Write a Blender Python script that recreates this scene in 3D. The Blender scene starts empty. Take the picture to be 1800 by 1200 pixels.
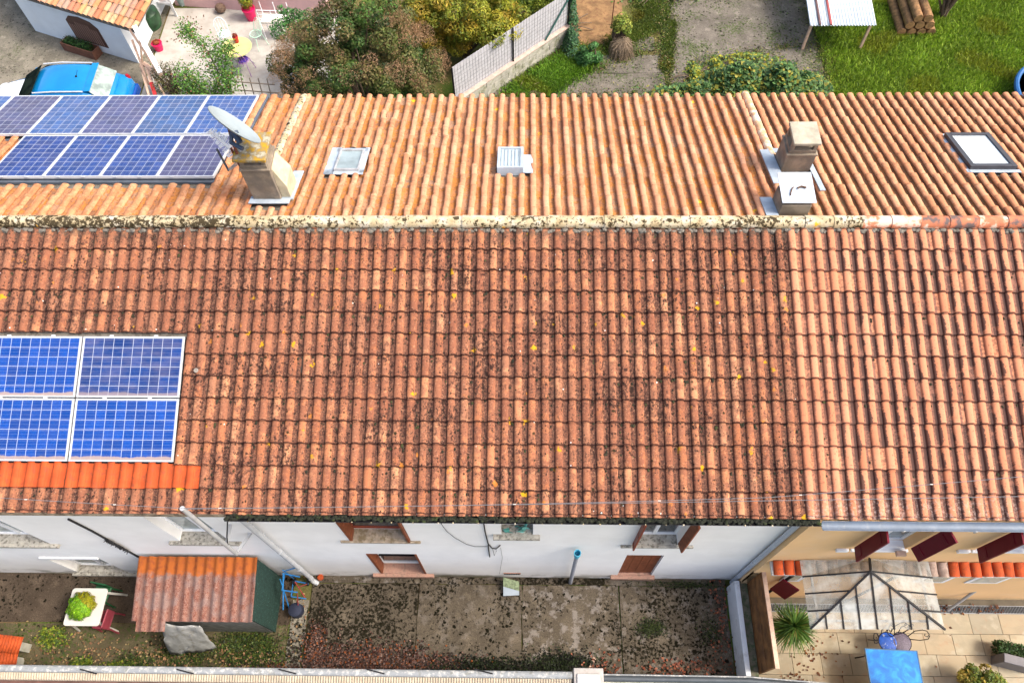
import bpy, math, random
import numpy as np
from mathutils import Vector, Matrix
R = math.radians
random.seed(7); RS = np.random.RandomState(11)
S = bpy.context.scene
COL = S.collection

# ------------------------------------------------------------------ camera, sky, sun, exposure
RT = Vector((0.99991, 0.01296, -0.01635)); UPV = Vector((-0.00358, 0.8770, 0.4805)); FW = RT.cross(UPV) * -1
RT = Vector((0.99978, 0.0130, -0.0164)).normalized()
FW = Vector((-0.0207, 0.4806, -0.8767)).normalized()
FW = (FW - RT * FW.dot(RT)).normalized(); UPV = RT.cross(FW)
CAM = Vector((0.0, -3.3883, 16.5)); FPX = 1344.86
cd = bpy.data.cameras.new('camera'); cam = bpy.data.objects.new('camera', cd); COL.objects.link(cam)
cam.matrix_world = Matrix(((RT.x, UPV.x, -FW.x, CAM.x), (RT.y, UPV.y, -FW.y, CAM.y), (RT.z, UPV.z, -FW.z, CAM.z), (0, 0, 0, 1)))
cd.sensor_width = 36; cd.lens = FPX / 1800 * 36; cd.clip_end = 600; cd.clip_start = 0.1
S.camera = cam
W = bpy.data.worlds.new('World'); S.world = W; W.use_nodes = True
wn = W.node_tree.nodes; wl = W.node_tree.links
for n in list(wn): wn.remove(n)
sky = wn.new('ShaderNodeTexSky'); sky.sky_type = 'NISHITA'; sky.sun_disc = False
SUN_EL, SUN_AZ = 52, 96      # degrees; azimuth measured from +Y towards +X
sky.sun_elevation = R(SUN_EL); sky.sun_rotation = R(SUN_AZ)
sky.air_density = 1.0; sky.dust_density = 6.0; sky.ozone_density = 0.3
bg = wn.new('ShaderNodeBackground'); bg.inputs[1].default_value = 0.15
wo = wn.new('ShaderNodeOutputWorld'); wl.new(sky.outputs[0], bg.inputs[0]); wl.new(bg.outputs[0], wo.inputs[0])
sd = bpy.data.lights.new('sun', 'SUN'); sd.energy = 1.4; sd.angle = R(12); sd.color = (1, 0.95, 0.87)
sun = bpy.data.objects.new('sun', sd); COL.objects.link(sun)
sv = Vector((math.sin(R(SUN_AZ)) * math.cos(R(SUN_EL)), math.cos(R(SUN_AZ)) * math.cos(R(SUN_EL)), math.sin(R(SUN_EL))))
sun.rotation_euler = sv.to_track_quat('Z', 'Y').to_euler(); sun.location = (20, 10, 30)
S.view_settings.view_transform = 'Standard'; S.view_settings.look = 'None'
S.view_settings.exposure = 1.28; S.view_settings.gamma = 1.0; S.view_settings.use_curve_mapping = False

# ------------------------------------------------------------------ terrace geometry (metres)
AL = 0.2994; CA, SA = math.cos(AL), math.sin(AL)
RY, RZ = 4.2588, 6.5397; SF, SB = 4.637, 4.3457      # ridge line, front and back slope lengths
XA, XB = -4.57, 4.36                                 # party walls
PZ = -0.8                                            # level of the sunken patio on the right
MF = Matrix(((1, 0, 0, 0), (0, CA, -SA, RY), (0, SA, CA, RZ), (0, 0, 0, 1)))      # front slope: x, y up the slope, z normal
MBK = Matrix(((-1, 0, 0, 0), (0, -CA, SA, RY), (0, SA, CA, RZ), (0, 0, 0, 1)))    # back slope (x runs the other way)

# surveyed points: where a sight line meets a known plane of the place
def _ray(px, py): return FW + RT * ((px - 900) / FPX) - UPV * ((py - 600) / FPX)
def at_z(px, py, z=0.0):
    r = _ray(px, py); return CAM + r * ((z - CAM.z) / r.z)
def at_y(px, py, y=0.0):
    r = _ray(px, py); return CAM + r * ((y - CAM.y) / r.y)

# ------------------------------------------------------------------ object helpers
def tag(o, label=None, cat=None, group=None, kind=None):
    if label: o['label'] = label
    if cat: o['category'] = cat
    if group: o['group'] = group
    if kind: o['kind'] = kind
    return o
def empty(name, loc=(0, 0, 0), rz=0, label=None, cat=None, group=None, parent=None):
    o = bpy.data.objects.new(name, None); COL.objects.link(o); o.location = loc; o.rotation_euler = (0, 0, rz)
    o.empty_display_size = 0.2
    if parent: o.parent = parent
    return tag(o, label, cat, group)
def link(name, me, mat=None, parent=None, M=None):
    o = bpy.data.objects.new(name, me); COL.objects.link(o)
    if mat and len(me.materials) == 0: me.materials.append(mat)
    if parent: o.parent = parent
    if M is not None: o.matrix_basis = M
    return o
class MB:
    def __init__(s): s.v = []; s.f = []
    def add(s, vs, fs):
        b = len(s.v); s.v += [tuple(v) for v in vs]; s.f += [tuple(i + b for i in f) for f in fs]; return s
    def quad(s, a, b, c, d): return s.add([a, b, c, d], [(0, 1, 2, 3)])
    def box(s, x0, x1, y0, y1, z0, z1):
        vs = [(x, y, z) for z in (z0, z1) for y in (y0, y1) for x in (x0, x1)]
        return s.add(vs, [(0, 2, 3, 1), (4, 5, 7, 6), (0, 1, 5, 4), (2, 6, 7, 3), (0, 4, 6, 2), (1, 3, 7, 5)])
    def obox(s, c, ax, ay, az, hx, hy, hz):
        c, ax, ay, az = Vector(c), Vector(ax).normalized(), Vector(ay).normalized(), Vector(az).normalized()
        vs = [c + ax * hx * i + ay * hy * j + az * hz * k for k in (-1, 1) for j in (-1, 1) for i in (-1, 1)]
        return s.add(vs, [(0, 2, 3, 1), (4, 5, 7, 6), (0, 1, 5, 4), (2, 6, 7, 3), (0, 4, 6, 2), (1, 3, 7, 5)])
    def bar(s, a, b, w, h=None, up=(0, 0, 1)):
        a, b = Vector(a), Vector(b); d = (b - a)
        if d.length < 1e-6: return s
        az = d.normalized(); u = Vector(up)
        if abs(az.dot(u)) > .98: u = Vector((1, 0, 0))
        ax = az.cross(u).normalized(); ay = ax.cross(az)
        return s.obox((a + b) / 2, ax, ay, az, w / 2, (h or w) / 2, d.length / 2)
    def tube(s, pts, r, n=8, caps=True):
        pts = [Vector(p) for p in pts]; rr = r if isinstance(r, (list, tuple)) else [r] * len(pts)
        b = len(s.v); u = Vector((0, 0, 1)); prev = None
        for i, p in enumerate(pts):
            d = (pts[min(i + 1, len(pts) - 1)] - pts[max(i - 1, 0)]).normalized()
            if prev is None:
                a = d.cross(u if abs(d.dot(u)) < .95 else Vector((1, 0, 0))).normalized()
            else:
                a = (prev - d * prev.dot(d)).normalized()
            prev = a; c = d.cross(a)
            for k in range(n):
                t = 2 * math.pi * k / n; s.v.append(tuple(p + (a * math.cos(t) + c * math.sin(t)) * rr[i]))
        for i in range(len(pts) - 1):
            for k in range(n):
                k2 = (k + 1) % n; s.f.append((b + i * n + k, b + i * n + k2, b + (i + 1) * n + k2, b + (i + 1) * n + k))
        if caps:
            s.f.append(tuple(b + k for k in range(n))[::-1]); s.f.append(tuple(b + (len(pts) - 1) * n + k for k in range(n)))
        return s
    def lathe(s, c, prof, n=20, sx=1, sy=1):
        b = len(s.v)
        for (r, z) in prof:
            for k in range(n):
                t = 2 * math.pi * k / n; s.v.append((c[0] + r * sx * math.cos(t), c[1] + r * sy * math.sin(t), c[2] + z))
        for i in range(len(prof) - 1):
            for k in range(n):
                k2 = (k + 1) % n; s.f.append((b + i * n + k, b + i * n + k2, b + (i + 1) * n + k2, b + (i + 1) * n + k))
        if prof[0][0] > 1e-4: s.f.append(tuple(b + k for k in range(n))[::-1])
        if prof[-1][0] > 1e-4: s.f.append(tuple(b + (len(prof) - 1) * n + k for k in range(n)))
        return s
    def me(s, name, smooth=False):
        m = bpy.data.meshes.new(name); m.from_pydata(s.v, [], s.f); m.update()
        if smooth:
            m.polygons.foreach_set('use_smooth', [True] * len(m.polygons))
            try: m.set_sharp_from_angle(angle=R(42))
            except Exception: pass
        return m
    def build(s, name, mat, parent=None, smooth=False, M=None, bevel=0):
        o = link(name, s.me(name, smooth), mat, parent, M)
        if bevel:
            md = o.modifiers.new('bevel', 'BEVEL'); md.width = bevel; md.segments = 2; md.limit_method = 'ANGLE'; md.angle_limit = R(40)
        return o
def np_mesh(name, V, F, smooth=False, col=None):
    """V (n,3), F (m,4) numpy arrays; col optional (n,3) leaf colours"""
    me = bpy.data.meshes.new(name); k = F.shape[1]
    me.vertices.add(len(V)); me.vertices.foreach_set('co', V.astype(np.float32).ravel())
    me.loops.add(F.size); me.loops.foreach_set('vertex_index', F.astype(np.int32).ravel())
    me.polygons.add(len(F)); me.polygons.foreach_set('loop_start', np.arange(0, F.size, k, dtype=np.int32))
    if smooth: me.polygons.foreach_set('use_smooth', np.ones(len(F), dtype=bool))
    me.update(calc_edges=True)
    if col is not None:
        a = me.color_attributes.new('leafcol', 'FLOAT_COLOR', 'POINT')
        c = np.ones((len(V), 4), dtype=np.float32); c[:, :3] = col; a.data.foreach_set('color', c.ravel())
    me.validate(); return me

# ------------------------------------------------------------------ material helpers
class NT:
    def __init__(s, name):
        s.m = bpy.data.materials.new(name); s.m.use_nodes = True; s.t = s.m.node_tree
        s.t.nodes.clear(); s.out = s.t.nodes.new('ShaderNodeOutputMaterial'); s.b = s.t.nodes.new('ShaderNodeBsdfPrincipled')
        s.t.links.new(s.b.outputs[0], s.out.inputs[0]); s._g = None
    def L(s, a, b):
        if hasattr(a, 'is_output'): s.t.links.new(a, b)
        else:
            try: b.default_value = a
            except Exception: b.default_value = (a[0], a[1], a[2], 1.0)
    def N(s, t): return s.t.nodes.new(t)
    @property
    def P(s):
        if s._g is None: s._g = s.N('ShaderNodeNewGeometry')
        return s._g.outputs['Position']
    def O(s): return s.N('ShaderNodeTexCoord').outputs['Object']
    def M(s, op, a, b=0.0, c=0.0, clamp=False):
        n = s.N('ShaderNodeMath'); n.operation = op; n.use_clamp = clamp; s.L(a, n.inputs[0]); s.L(b, n.inputs[1]); s.L(c, n.inputs[2]); return n.outputs[0]
    def sep(s, v):
        n = s.N('ShaderNodeSeparateXYZ'); s.L(v, n.inputs[0]); return n.outputs
    def comb(s, x, y, z=0.0):
        n = s.N('ShaderNodeCombineXYZ'); s.L(x, n.inputs[0]); s.L(y, n.inputs[1]); s.L(z, n.inputs[2]); return n.outputs[0]
    def scale(s, v, f):
        n = s.N('ShaderNodeVectorMath'); n.operation = 'MULTIPLY'; s.L(v, n.inputs[0]); n.inputs[1].default_value = f; return n.outputs[0]
    def noise(s, v, sc, det=4, ro=0.55, dist=0.0):
        n = s.N('ShaderNodeTexNoise'); s.L(v, n.inputs['Vector']); n.inputs['Scale'].default_value = sc
        n.inputs['Detail'].default_value = det; n.inputs['Roughness'].default_value = ro; n.inputs['Distortion'].default_value = dist; return n.outputs[0]
    def voro(s, v, sc, feat='F1'):
        n = s.N('ShaderNodeTexVoronoi'); n.feature = feat; s.L(v, n.inputs['Vector']); n.inputs['Scale'].default_value = sc; return n.outputs
    def white(s, v):
        n = s.N('ShaderNodeTexWhiteNoise'); n.noise_dimensions = '3D'; s.L(v, n.inputs['Vector']); return n.outputs
    def ss(s, x, a, b):      # smooth step from a to b (a may be above b)
        n = s.N('ShaderNodeMapRange'); n.interpolation_type = 'SMOOTHSTEP'; s.L(x, n.inputs[0])
        if a <= b: n.inputs[1].default_value = a; n.inputs[2].default_value = b; return n.outputs[0]
        n.inputs[1].default_value = b; n.inputs[2].default_value = a; return s.M('SUBTRACT', 1.0, n.outputs[0])
    def mix(s, f, a, b, mode='MIX'):
        n = s.N('ShaderNodeMix'); n.data_type = 'RGBA'; n.blend_type = mode; s.L(f, n.inputs[0]); s.L(a, n.inputs[6]); s.L(b, n.inputs[7]); return n.outputs[2]
    def ramp(s, f, stops):
        n = s.N('ShaderNodeValToRGB'); e = n.color_ramp.elements
        while len(e) < len(stops): e.new(0.5)
        for i, (p, c) in enumerate(stops): e[i].position = p; e[i].color = (c[0], c[1], c[2], 1)
        s.L(f, n.inputs[0]); return n.outputs[0]
    def bump(s, h, st=0.3, d=0.01):
        n = s.N('ShaderNodeBump'); n.inputs['Strength'].default_value = st; n.inputs['Distance'].default_value = d
        s.L(h, n.inputs['Height']); s.t.links.new(n.outputs[0], s.b.inputs['Normal'])
    def done(s, color=None, rough=0.85, metal=0.0, spec=0.3):
        if color is not None: s.L(color, s.b.inputs['Base Color'])
        s.L(rough, s.b.inputs['Roughness']); s.L(metal, s.b.inputs['Metallic']); s.b.inputs['Specular IOR Level'].default_value = spec
        return s.m
def c3(*c): return (c[0], c[1], c[2], 1.0)
def plain(name, col, rough=0.7, metal=0.0, spec=0.4, var=0.12, sc=6.0, dirt=None, dsc=9.0, dthr=(0.5, 0.7), bump=0.15, bsc=60):
    n = NT(name); a = n.noise(n.P, sc, 5)
    c = n.mix(n.ss(a, 0.3, 0.7), c3(*[v * (1 - var) for v in col]), c3(*[min(1, v * (1 + var)) for v in col]))
    if dirt: c = n.mix(n.M('MULTIPLY', n.ss(n.noise(n.P, dsc, 7, 0.65), *dthr), 0.8), c, c3(*dirt))
    if bump: n.bump(n.noise(n.P, bsc, 4), bump, 0.01)
    return n.done(c, rough, metal, spec)

GAU = 0.3452; PF = 0.2078; XR0 = -2.85       # front tiles: exposed length, pitch and a rib's x
def tile_common(n, pitch, x0, gauge, s0, sgn=1):
    x, y, z = n.sep(n.P)
    u = n.M('DIVIDE', n.M('SUBTRACT', x, x0), pitch)
    sl = n.M('DIVIDE', n.M('SUBTRACT', RY, y) if sgn > 0 else n.M('SUBTRACT', y, RY), CA)
    v = n.M('DIVIDE', n.M('SUBTRACT', sl, s0), gauge)
    uf = n.M('FLOOR', n.M('ADD', u, 0.5)); vf = n.M('FLOOR', v)
    fu = n.M('SUBTRACT', u, uf); fv = n.M('SUBTRACT', v, vf)
    w = n.white(n.comb(uf, vf, 3.3)); r = n.sep(w[1])
    return dict(x=x, u=u, sl=sl, fu=fu, fv=fv, r=r)
def spots(n, col, sc, size, keep, colour, seed=(0, 0, 0), fuzz=0.35, fac=0.9):
    nn = n.N('ShaderNodeVectorMath'); nn.operation = 'ADD'; n.L(n.P, nn.inputs[0]); nn.inputs[1].default_value = seed
    v = n.voro(nn.outputs[0], sc); rnd = n.sep(v['Color'])
    d = n.M('ADD', v['Distance'], n.M('MULTIPLY', n.M('SUBTRACT', n.noise(n.P, sc * 7, 3), 0.5), fuzz))
    size2 = n.M('MULTIPLY', n.M('ADD', 0.5, rnd[1]), size)
    m = n.ss(n.M('SUBTRACT', d, size2), 0.03, -0.03); m = n.M('MULTIPLY', m, n.M('GREATER_THAN', rnd[0], 1 - keep))
    return n.mix(n.M('MULTIPLY', m, fac), col, c3(*colour))
def mat_tile_old():
    n = NT('old_terracotta'); t = tile_common(n, PF, XR0, GAU, -0.23)
    col = n.ramp(t['r'][0], [(0, (.265, .098, .047)), (.35, (.335, .133, .064)), (.75, (.375, .158, .078)), (1, (.43, .205, .108))])
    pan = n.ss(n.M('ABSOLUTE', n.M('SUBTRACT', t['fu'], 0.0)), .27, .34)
    big = n.noise(n.P, 0.55, 3); mid = n.noise(n.P, 7, 6, .65); fine = n.noise(n.P, 38, 7, .7)
    region = n.M('ADD', n.ss(big, .35, .65), n.M('MULTIPLY', n.ss(t['x'], -2.0, -7.0), .35))
    # worn purple-brown patina
    k = n.M('ADD', n.M('MULTIPLY', region, .12), n.M('MULTIPLY', t['r'][1], .12))
    pat = n.ss(n.M('ADD', n.M('ADD', mid, k), n.M('MULTIPLY', pan, .05)), .50, .64)
    col = n.mix(n.M('MULTIPLY', pat, .62), col, c3(.155, .062, .042))
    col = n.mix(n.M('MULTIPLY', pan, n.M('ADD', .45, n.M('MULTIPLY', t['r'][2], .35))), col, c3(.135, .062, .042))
    # shade on the left flank of each rib painted into the colour, and grime specks
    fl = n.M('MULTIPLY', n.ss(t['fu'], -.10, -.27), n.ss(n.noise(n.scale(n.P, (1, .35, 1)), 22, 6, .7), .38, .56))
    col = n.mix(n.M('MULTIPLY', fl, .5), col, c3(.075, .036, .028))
    g = n.ss(n.M('ADD', n.M('ADD', fine, n.M('MULTIPLY', pan, .06)), n.M('MULTIPLY', n.M('SUBTRACT', n.noise(n.P, 2.3, 4), .5), .25)), .55, .62)
    col = n.mix(n.M('MULTIPLY', g, .75), col, c3(.045, .028, .022))
    ov = n.M('MULTIPLY', n.ss(t['fv'], .12, .0), n.ss(fine, .38, .52)); col = n.mix(n.M('MULTIPLY', ov, .6), col, c3(.06, .032, .026)); col = n.mix(n.M('MULTIPLY', n.ss(t['fv'], .078, .045), .88), col, c3(.040, .015, .011))  # overlap dirt, then each course's shadow line painted dark
    big2 = n.M('MULTIPLY', n.M('SUBTRACT', n.noise(n.P, 1.1, 4, .6), .5), .27); grime = n.M('ADD', n.M('ADD', n.noise(n.scale(n.P, (1.15, .8, 1)), 17, 7, .74), big2), n.M('ADD', n.M('MULTIPLY', pan, .055), n.M('MULTIPLY', n.M('SUBTRACT', t['r'][2], .5), .10)))
    col = n.mix(n.M('MULTIPLY', n.ss(grime, .540, .62), .78), col, c3(.060, .028, .022)); col = n.mix(n.M('MULTIPLY', n.ss(grime, .615, .66), .85), col, c3(.018, .011, .009))
    pale = n.ss(n.noise(n.P, 34, 5, .65), .56, .66)
    col = n.mix(n.M('MULTIPLY', pale, .42), col, c3(.50, .27, .16))
    # specks of moss, lichen and droppings
    col = spots(n, col, 17, .20, .36, (.022, .014, .010), (3, 1, 7), .25, .9)
    col = spots(n, col, 9, .15, .22, (.020, .019, .009), (9, 4, 2), .25, .9)
    col = spots(n, col, 4.2, .12, .12, (.55, .20, .03), (5, 8, 1), .5, .55)
    col = spots(n, col, 2.7, .082, .62, (.44, .235, .012), (1, 5, 3), .5, .95)
    col = spots(n, col, 9, .07, .10, (.70, .68, .64), (2, 2, 9), .2, .9)
    # moss just under the ridge and at the foot of the slope
    top = n.M('MULTIPLY', n.ss(t['sl'], .42, .14), n.ss(n.noise(n.P, 11, 6, .7), .44, .56))
    col = n.mix(n.M('MULTIPLY', top, .7), col, c3(.05, .045, .035))
    n.bump(n.M('ADD', fine, n.M('MULTIPLY', mid, .6)), .45, .008)
    return n.done(col, .95, 0, .1)
def mat_tile_new():
    n = NT('light_terracotta'); t = tile_common(n, PF, XR0, GAU, -0.23)
    col = n.ramp(t['r'][0], [(0, (.40, .148, .074)), (.4, (.45, .180, .094)), (1, (.50, .220, .122))])
    col = n.mix(n.M('MULTIPLY', n.ss(n.noise(n.P, 5, 5), .45, .7), .3), col, c3(.40, .14, .07))
    pan = n.ss(n.M('ABSOLUTE', t['fu']), .27, .33); keep = n.M('GREATER_THAN', t['r'][2], .05)
    east = n.M('MULTIPLY', keep, n.M('ADD', .45, n.M('MULTIPLY', n.ss(t['x'], 4.1, 5.2), .55)))
    col = n.mix(n.M('MULTIPLY', n.M('MULTIPLY', pan, east), .80), col, c3(.155, .078, .060))
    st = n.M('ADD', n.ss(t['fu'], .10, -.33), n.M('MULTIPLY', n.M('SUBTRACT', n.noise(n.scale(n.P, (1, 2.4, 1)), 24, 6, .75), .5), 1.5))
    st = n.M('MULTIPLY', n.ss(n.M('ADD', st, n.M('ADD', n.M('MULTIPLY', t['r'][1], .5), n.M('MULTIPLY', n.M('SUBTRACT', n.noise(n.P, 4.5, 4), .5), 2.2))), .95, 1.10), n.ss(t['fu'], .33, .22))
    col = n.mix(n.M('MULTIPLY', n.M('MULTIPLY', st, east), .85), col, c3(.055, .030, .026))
    col = n.mix(n.M('MULTIPLY', n.ss(t['fv'], .078, .045), .85), col, c3(.055, .020, .014))  # shadow under each course's lip, painted as a dark line
    g = n.ss(n.M('ADD', n.noise(n.P, 24, 7, .72), n.M('MULTIPLY', pan, .10)), .57, .64)
    col = n.mix(n.M('MULTIPLY', g, .6), col, c3(.065, .038, .030))
    foot = n.M('MULTIPLY', n.ss(t['sl'], 4.15, 4.5), n.ss(n.noise(n.P, 26, 6, .7), .50, .60))
    col = n.mix(n.M('MULTIPLY', foot, .35), col, c3(.48, .38, .33))
    col = spots(n, col, 8, .08, .10, (.10, .06, .04), (3, 1, 7), .25, .8)
    n.bump(n.noise(n.P, 40, 6), .3, .006)
    return n.done(col, .88, 0, .22)
PB = 0.207; XRB = -3.46; GB = 0.335
def mat_back(name, cover, kind):
    n = NT(name); t = tile_common(n, PB, XRB if cover else XRB + PB / 2, GB, 0.02, -1)
    if cover:
        if kind == 'mid': col = n.ramp(t['r'][0], [(0, (.41, .175, .088)), (.5, (.47, .220, .120)), (1, (.54, .28, .165))])
        elif kind == 'right': col = n.ramp(t['r'][0], [(0, (.42, .180, .088)), (.5, (.48, .220, .112)), (1, (.53, .27, .15))])
        else: col = n.ramp(t['r'][0], [(0, (.38, .145, .065)), (.5, (.46, .195, .088)), (1, (.52, .26, .13))])
        west = n.ss(t['x'], -.9, -3.0) if kind != 'right' else 0.0
        g = n.ss(n.M('ADD', n.M('ADD', n.noise(n.P, 15, 7, .72), n.M('MULTIPLY', n.M('SUBTRACT', n.noise(n.P, 1.4, 4), .5), .3)), n.M('MULTIPLY', west, .06)), .54, .62)
        col = n.mix(n.M('MULTIPLY', g, .55), col, c3(.24, .115, .055))
        col = n.mix(n.M('MULTIPLY', n.ss(n.noise(n.P, 7, 5), .52, .66), .35), col, c3(.58, .34, .20))
        col = n.mix(n.M('MULTIPLY', n.ss(n.M('ABSOLUTE', n.M('SUBTRACT', t['fv'], .5)), .44, .5), n.M('MULTIPLY', n.ss(n.noise(n.P, 9, 4), .40, .58), .5)), col, c3(.20, .08, .04))
        col = spots(n, col, 22, .14, .25, (.12, .07, .04), (3, 1, 7), .25, .7)
    else:
        if kind == 'right': col = n.ramp(t['r'][0], [(0, (.25, .125, .060)), (1, (.34, .18, .09))])
        else: col = n.ramp(t['r'][0], [(0, (.24, .115, .062)), (.35, (.34, .150, .072)), (.7, (.42, .20, .10)), (1, (.30, .18, .115))])
        m = n.ss(n.M('ADD', n.noise(n.P, 14, 6, .7), n.M('MULTIPLY', t['r'][1], .16)), .54, .66)
        col = n.mix(n.M('MULTIPLY', m, .65 if kind != 'right' else .3), col, c3(.46, .165, .018))
        g = n.ss(n.noise(n.P, 30, 7, .7), .50, .62)
        col = n.mix(n.M('MULTIPLY', g, .65), col, c3(.085, .045, .030))
        if kind == 'right': col = n.mix(n.M('MULTIPLY', n.ss(n.noise(n.P, 9, 5), .52, .64), .6), col, c3(.20, .15, .07))
        col = spots(n, col, 2.3, .09, .25, (.74, .44, .015), (1, 5, 3), .45, .95)
    n.bump(n.noise(n.P, 45, 6), .35, .006)
    return n.done(col, .9, 0, .2)
def mat_cream(name, moss=0.5, zmin=6.3):
    n = NT(name)
    col = n.ramp(n.noise(n.P, 5, 6, .6), [(.3, (.31, .23, .12)), (.5, (.43, .36, .23)), (.68, (.50, .46, .38))])
    x, y, z = n.sep(n.P)
    front = n.ss(y, RY + .10, RY - .08); left = n.ss(x, -3.0, -6.5)
    m = n.M('ADD', n.M('ADD', n.noise(n.P, 17, 7, .72), n.M('MULTIPLY', n.M('SUBTRACT', n.noise(n.P, 1.3, 3), .5), .30)), n.M('ADD', n.M('MULTIPLY', front, .055), n.M('MULTIPLY', left, .075 * moss / .5 - .03)))
    col = n.mix(n.M('MULTIPLY', n.ss(m, .575, .61), .95), col, c3(.030, .021, .009))
    m2 = n.ss(n.noise(n.P, 42, 6, .7), .60, .68)
    col = n.mix(n.M('MULTIPLY', m2, .8), col, c3(.03, .025, .017))
    col = spots(n, col, 7, .24, .22, (.022, .016, .006), (4, 4, 4), .4, .9)
    col = spots(n, col, 3.0, .14, .22, (.68, .33, .02), (7, 2, 5), .5, .95)
    n.bump(n.noise(n.P, 30, 7), .5, .012)
    return n.done(col, .95, 0, .15)
def mat_red_ridge():
    n = NT('red_ridge_clay'); oi = n.N('ShaderNodeObjectInfo').outputs['Random']; a = n.M('ADD', n.noise(n.P, 5.0, 4, .6), n.M('MULTIPLY', n.M('SUBTRACT', oi, .5), .22))
    col = n.ramp(a, [(.36, (.12, .09, .085)), (.44, (.40, .14, .075)), (.54, (.44, .17, .09)), (.62, (.58, .44, .35))])
    n.bump(n.noise(n.P, 40, 5), .3, .006); return n.done(col, .85, 0, .2)
def mat_wall(name, base, yellow=False):
    n = NT(name); x, y, z = n.sep(n.P)
    c = n.mix(n.ss(n.noise(n.P, 1.3, 4), .35, .65), c3(*base), c3(*[v * .93 for v in base]))
    f = n.M('MULTIPLY', n.ss(z, .55 + (PZ if yellow else 0), 0.02 + (PZ if yellow else 0)), n.ss(n.noise(n.scale(n.P, (.6, 1, 1)), 2.4, 6, .6), .44, .62))
    c = n.mix(n.M('MULTIPLY', f, .75), c, c3(.16, .145, .10) if not yellow else c3(.42, .33, .2))
    if not yellow: c = n.mix(n.M('MULTIPLY', n.M('MULTIPLY', n.ss(n.M('ADD', z, n.M('MULTIPLY', n.noise(n.P, 4, 4), .22)), .40, .22), n.ss(n.M('ABSOLUTE', n.M('ADD', x, 1.25)), .95, .45)), .85), c, c3(.13, .115, .06))
    st = n.ss(n.noise(n.scale(n.P, (5, 1, .35)), 3.0, 6, .65), .60, .75)
    c = n.mix(n.M('MULTIPLY', st, .20), c, c3(.50, .47, .41)); c = n.mix(n.M('MULTIPLY', n.ss(n.noise(n.P, .8, 5, .6), .50, .68), .12), c, c3(.60, .58, .53))
    sp = n.ss(n.noise(n.P, 28, 7, .7), .68, .74); c = n.mix(n.M('MULTIPLY', sp, .25), c, c3(.4, .38, .33))
    n.bump(n.noise(n.P, 90, 4), .22, .006); return n.done(c, .9, 0, .2)
def mat_concrete(name, base=(.26, .235, .20), moss=1.0, seed=0.0, thr=.57, green=False, dens=0.0, pale=0.0):
    n = NT(name); x, y, z = n.sep(n.P); pv = n.comb(n.M('ADD', x, seed), y, 0.0)
    col = n.mix(n.ss(n.noise(pv, 1.6, 6, .6), .32, .68), c3(*base), c3(*[v * .62 for v in base]))
    col = n.mix(n.M('MULTIPLY', n.ss(n.noise(pv, 3.1, 5, .6), .52, .72), .6), col, c3(*[min(.42, v * 1.7) for v in base]))
    col = n.mix(n.M('MULTIPLY', n.ss(n.noise(pv, 48, 6, .7), .46, .58), .55), col, c3(*[v * .42 for v in base]))
    col = n.mix(n.M('MULTIPLY', n.ss(n.noise(pv, 30, 6, .7), .56, .62), .35), col, c3(*[min(.5, v * 2.1) for v in base]))
    v = n.voro(n.comb(n.M('ADD', x, n.M('MULTIPLY', n.noise(pv, 9), .12)), n.M('ADD', y, n.M('MULTIPLY', n.noise(pv, 11), .12))), 12)
    r = n.sep(v['Color']); den = n.noise(pv, 1.1, 4, .6)
    m = n.ss(n.M('SUBTRACT', v['Distance'], n.M('MULTIPLY', r[0], .40)), .06, -.03)
    m = n.M('MULTIPLY', m, n.ss(n.M('ADD', den, n.M('MULTIPLY', r[1], .22)), .53 - dens, .62 - dens))
    if pale: col = n.mix(n.M('MULTIPLY', n.ss(n.noise(pv, 4.2, 6, .7), .50, .60), pale), col, c3(.34, .31, .29))
    col = n.mix(n.M('MULTIPLY', m, .98 * moss), col, c3(.008, .007, .004))
    v2 = n.voro(n.comb(n.M('ADD', x, n.M('MULTIPLY', n.noise(pv, 6), .25)), n.M('ADD', y, n.M('MULTIPLY', n.noise(pv, 7), .25))), 5.5); r2 = n.sep(v2['Color']); m2 = n.M('MULTIPLY', n.ss(n.M('ADD', n.M('SUBTRACT', v2['Distance'], n.M('MULTIPLY', r2[0], .26)), n.M('MULTIPLY', n.M('SUBTRACT', n.noise(pv, 40, 4), .5), .5)), .05, -.02), n.M('GREATER_THAN', r2[1], .62 - dens)); col = n.mix(n.M('MULTIPLY', m2, .96 * moss), col, c3(.007, .006, .004))
    ms = n.M('MULTIPLY', n.ss(n.M('ADD', n.noise(pv, 15, 8, .72), n.M('MULTIPLY', n.M('SUBTRACT', den, .5), .5)), thr + .03, thr + .07), 1.0)
    col = n.mix(n.M('MULTIPLY', ms, .94 * moss), col, c3(.010, .009, .005) if not green else c3(.05, .075, .018))
    n.bump(n.M('ADD', n.noise(pv, 40, 6), n.M('MULTIPLY', ms, .8)), .5, .012)
    return n.done(col, .97, 0, .06)
def mat_leaf(name='leaf'):
    n = NT(name); a = n.N('ShaderNodeAttribute'); a.attribute_name = 'leafcol'
    m = n.done(a.outputs['Color'], .6, 0, .35)
    try: n.b.inputs['Subsurface Weight'].default_value = 0.0
    except Exception: pass
    tr = n.N('ShaderNodeBsdfTranslucent'); n.L(a.outputs['Color'], tr.inputs[0]); mx = n.N('ShaderNodeMixShader'); mx.inputs[0].default_value = .3
    n.t.links.new(n.b.outputs[0], mx.inputs[1]); n.t.links.new(tr.outputs[0], mx.inputs[2]); n.t.links.new(mx.outputs[0], n.out.inputs[0])
    return m
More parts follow.
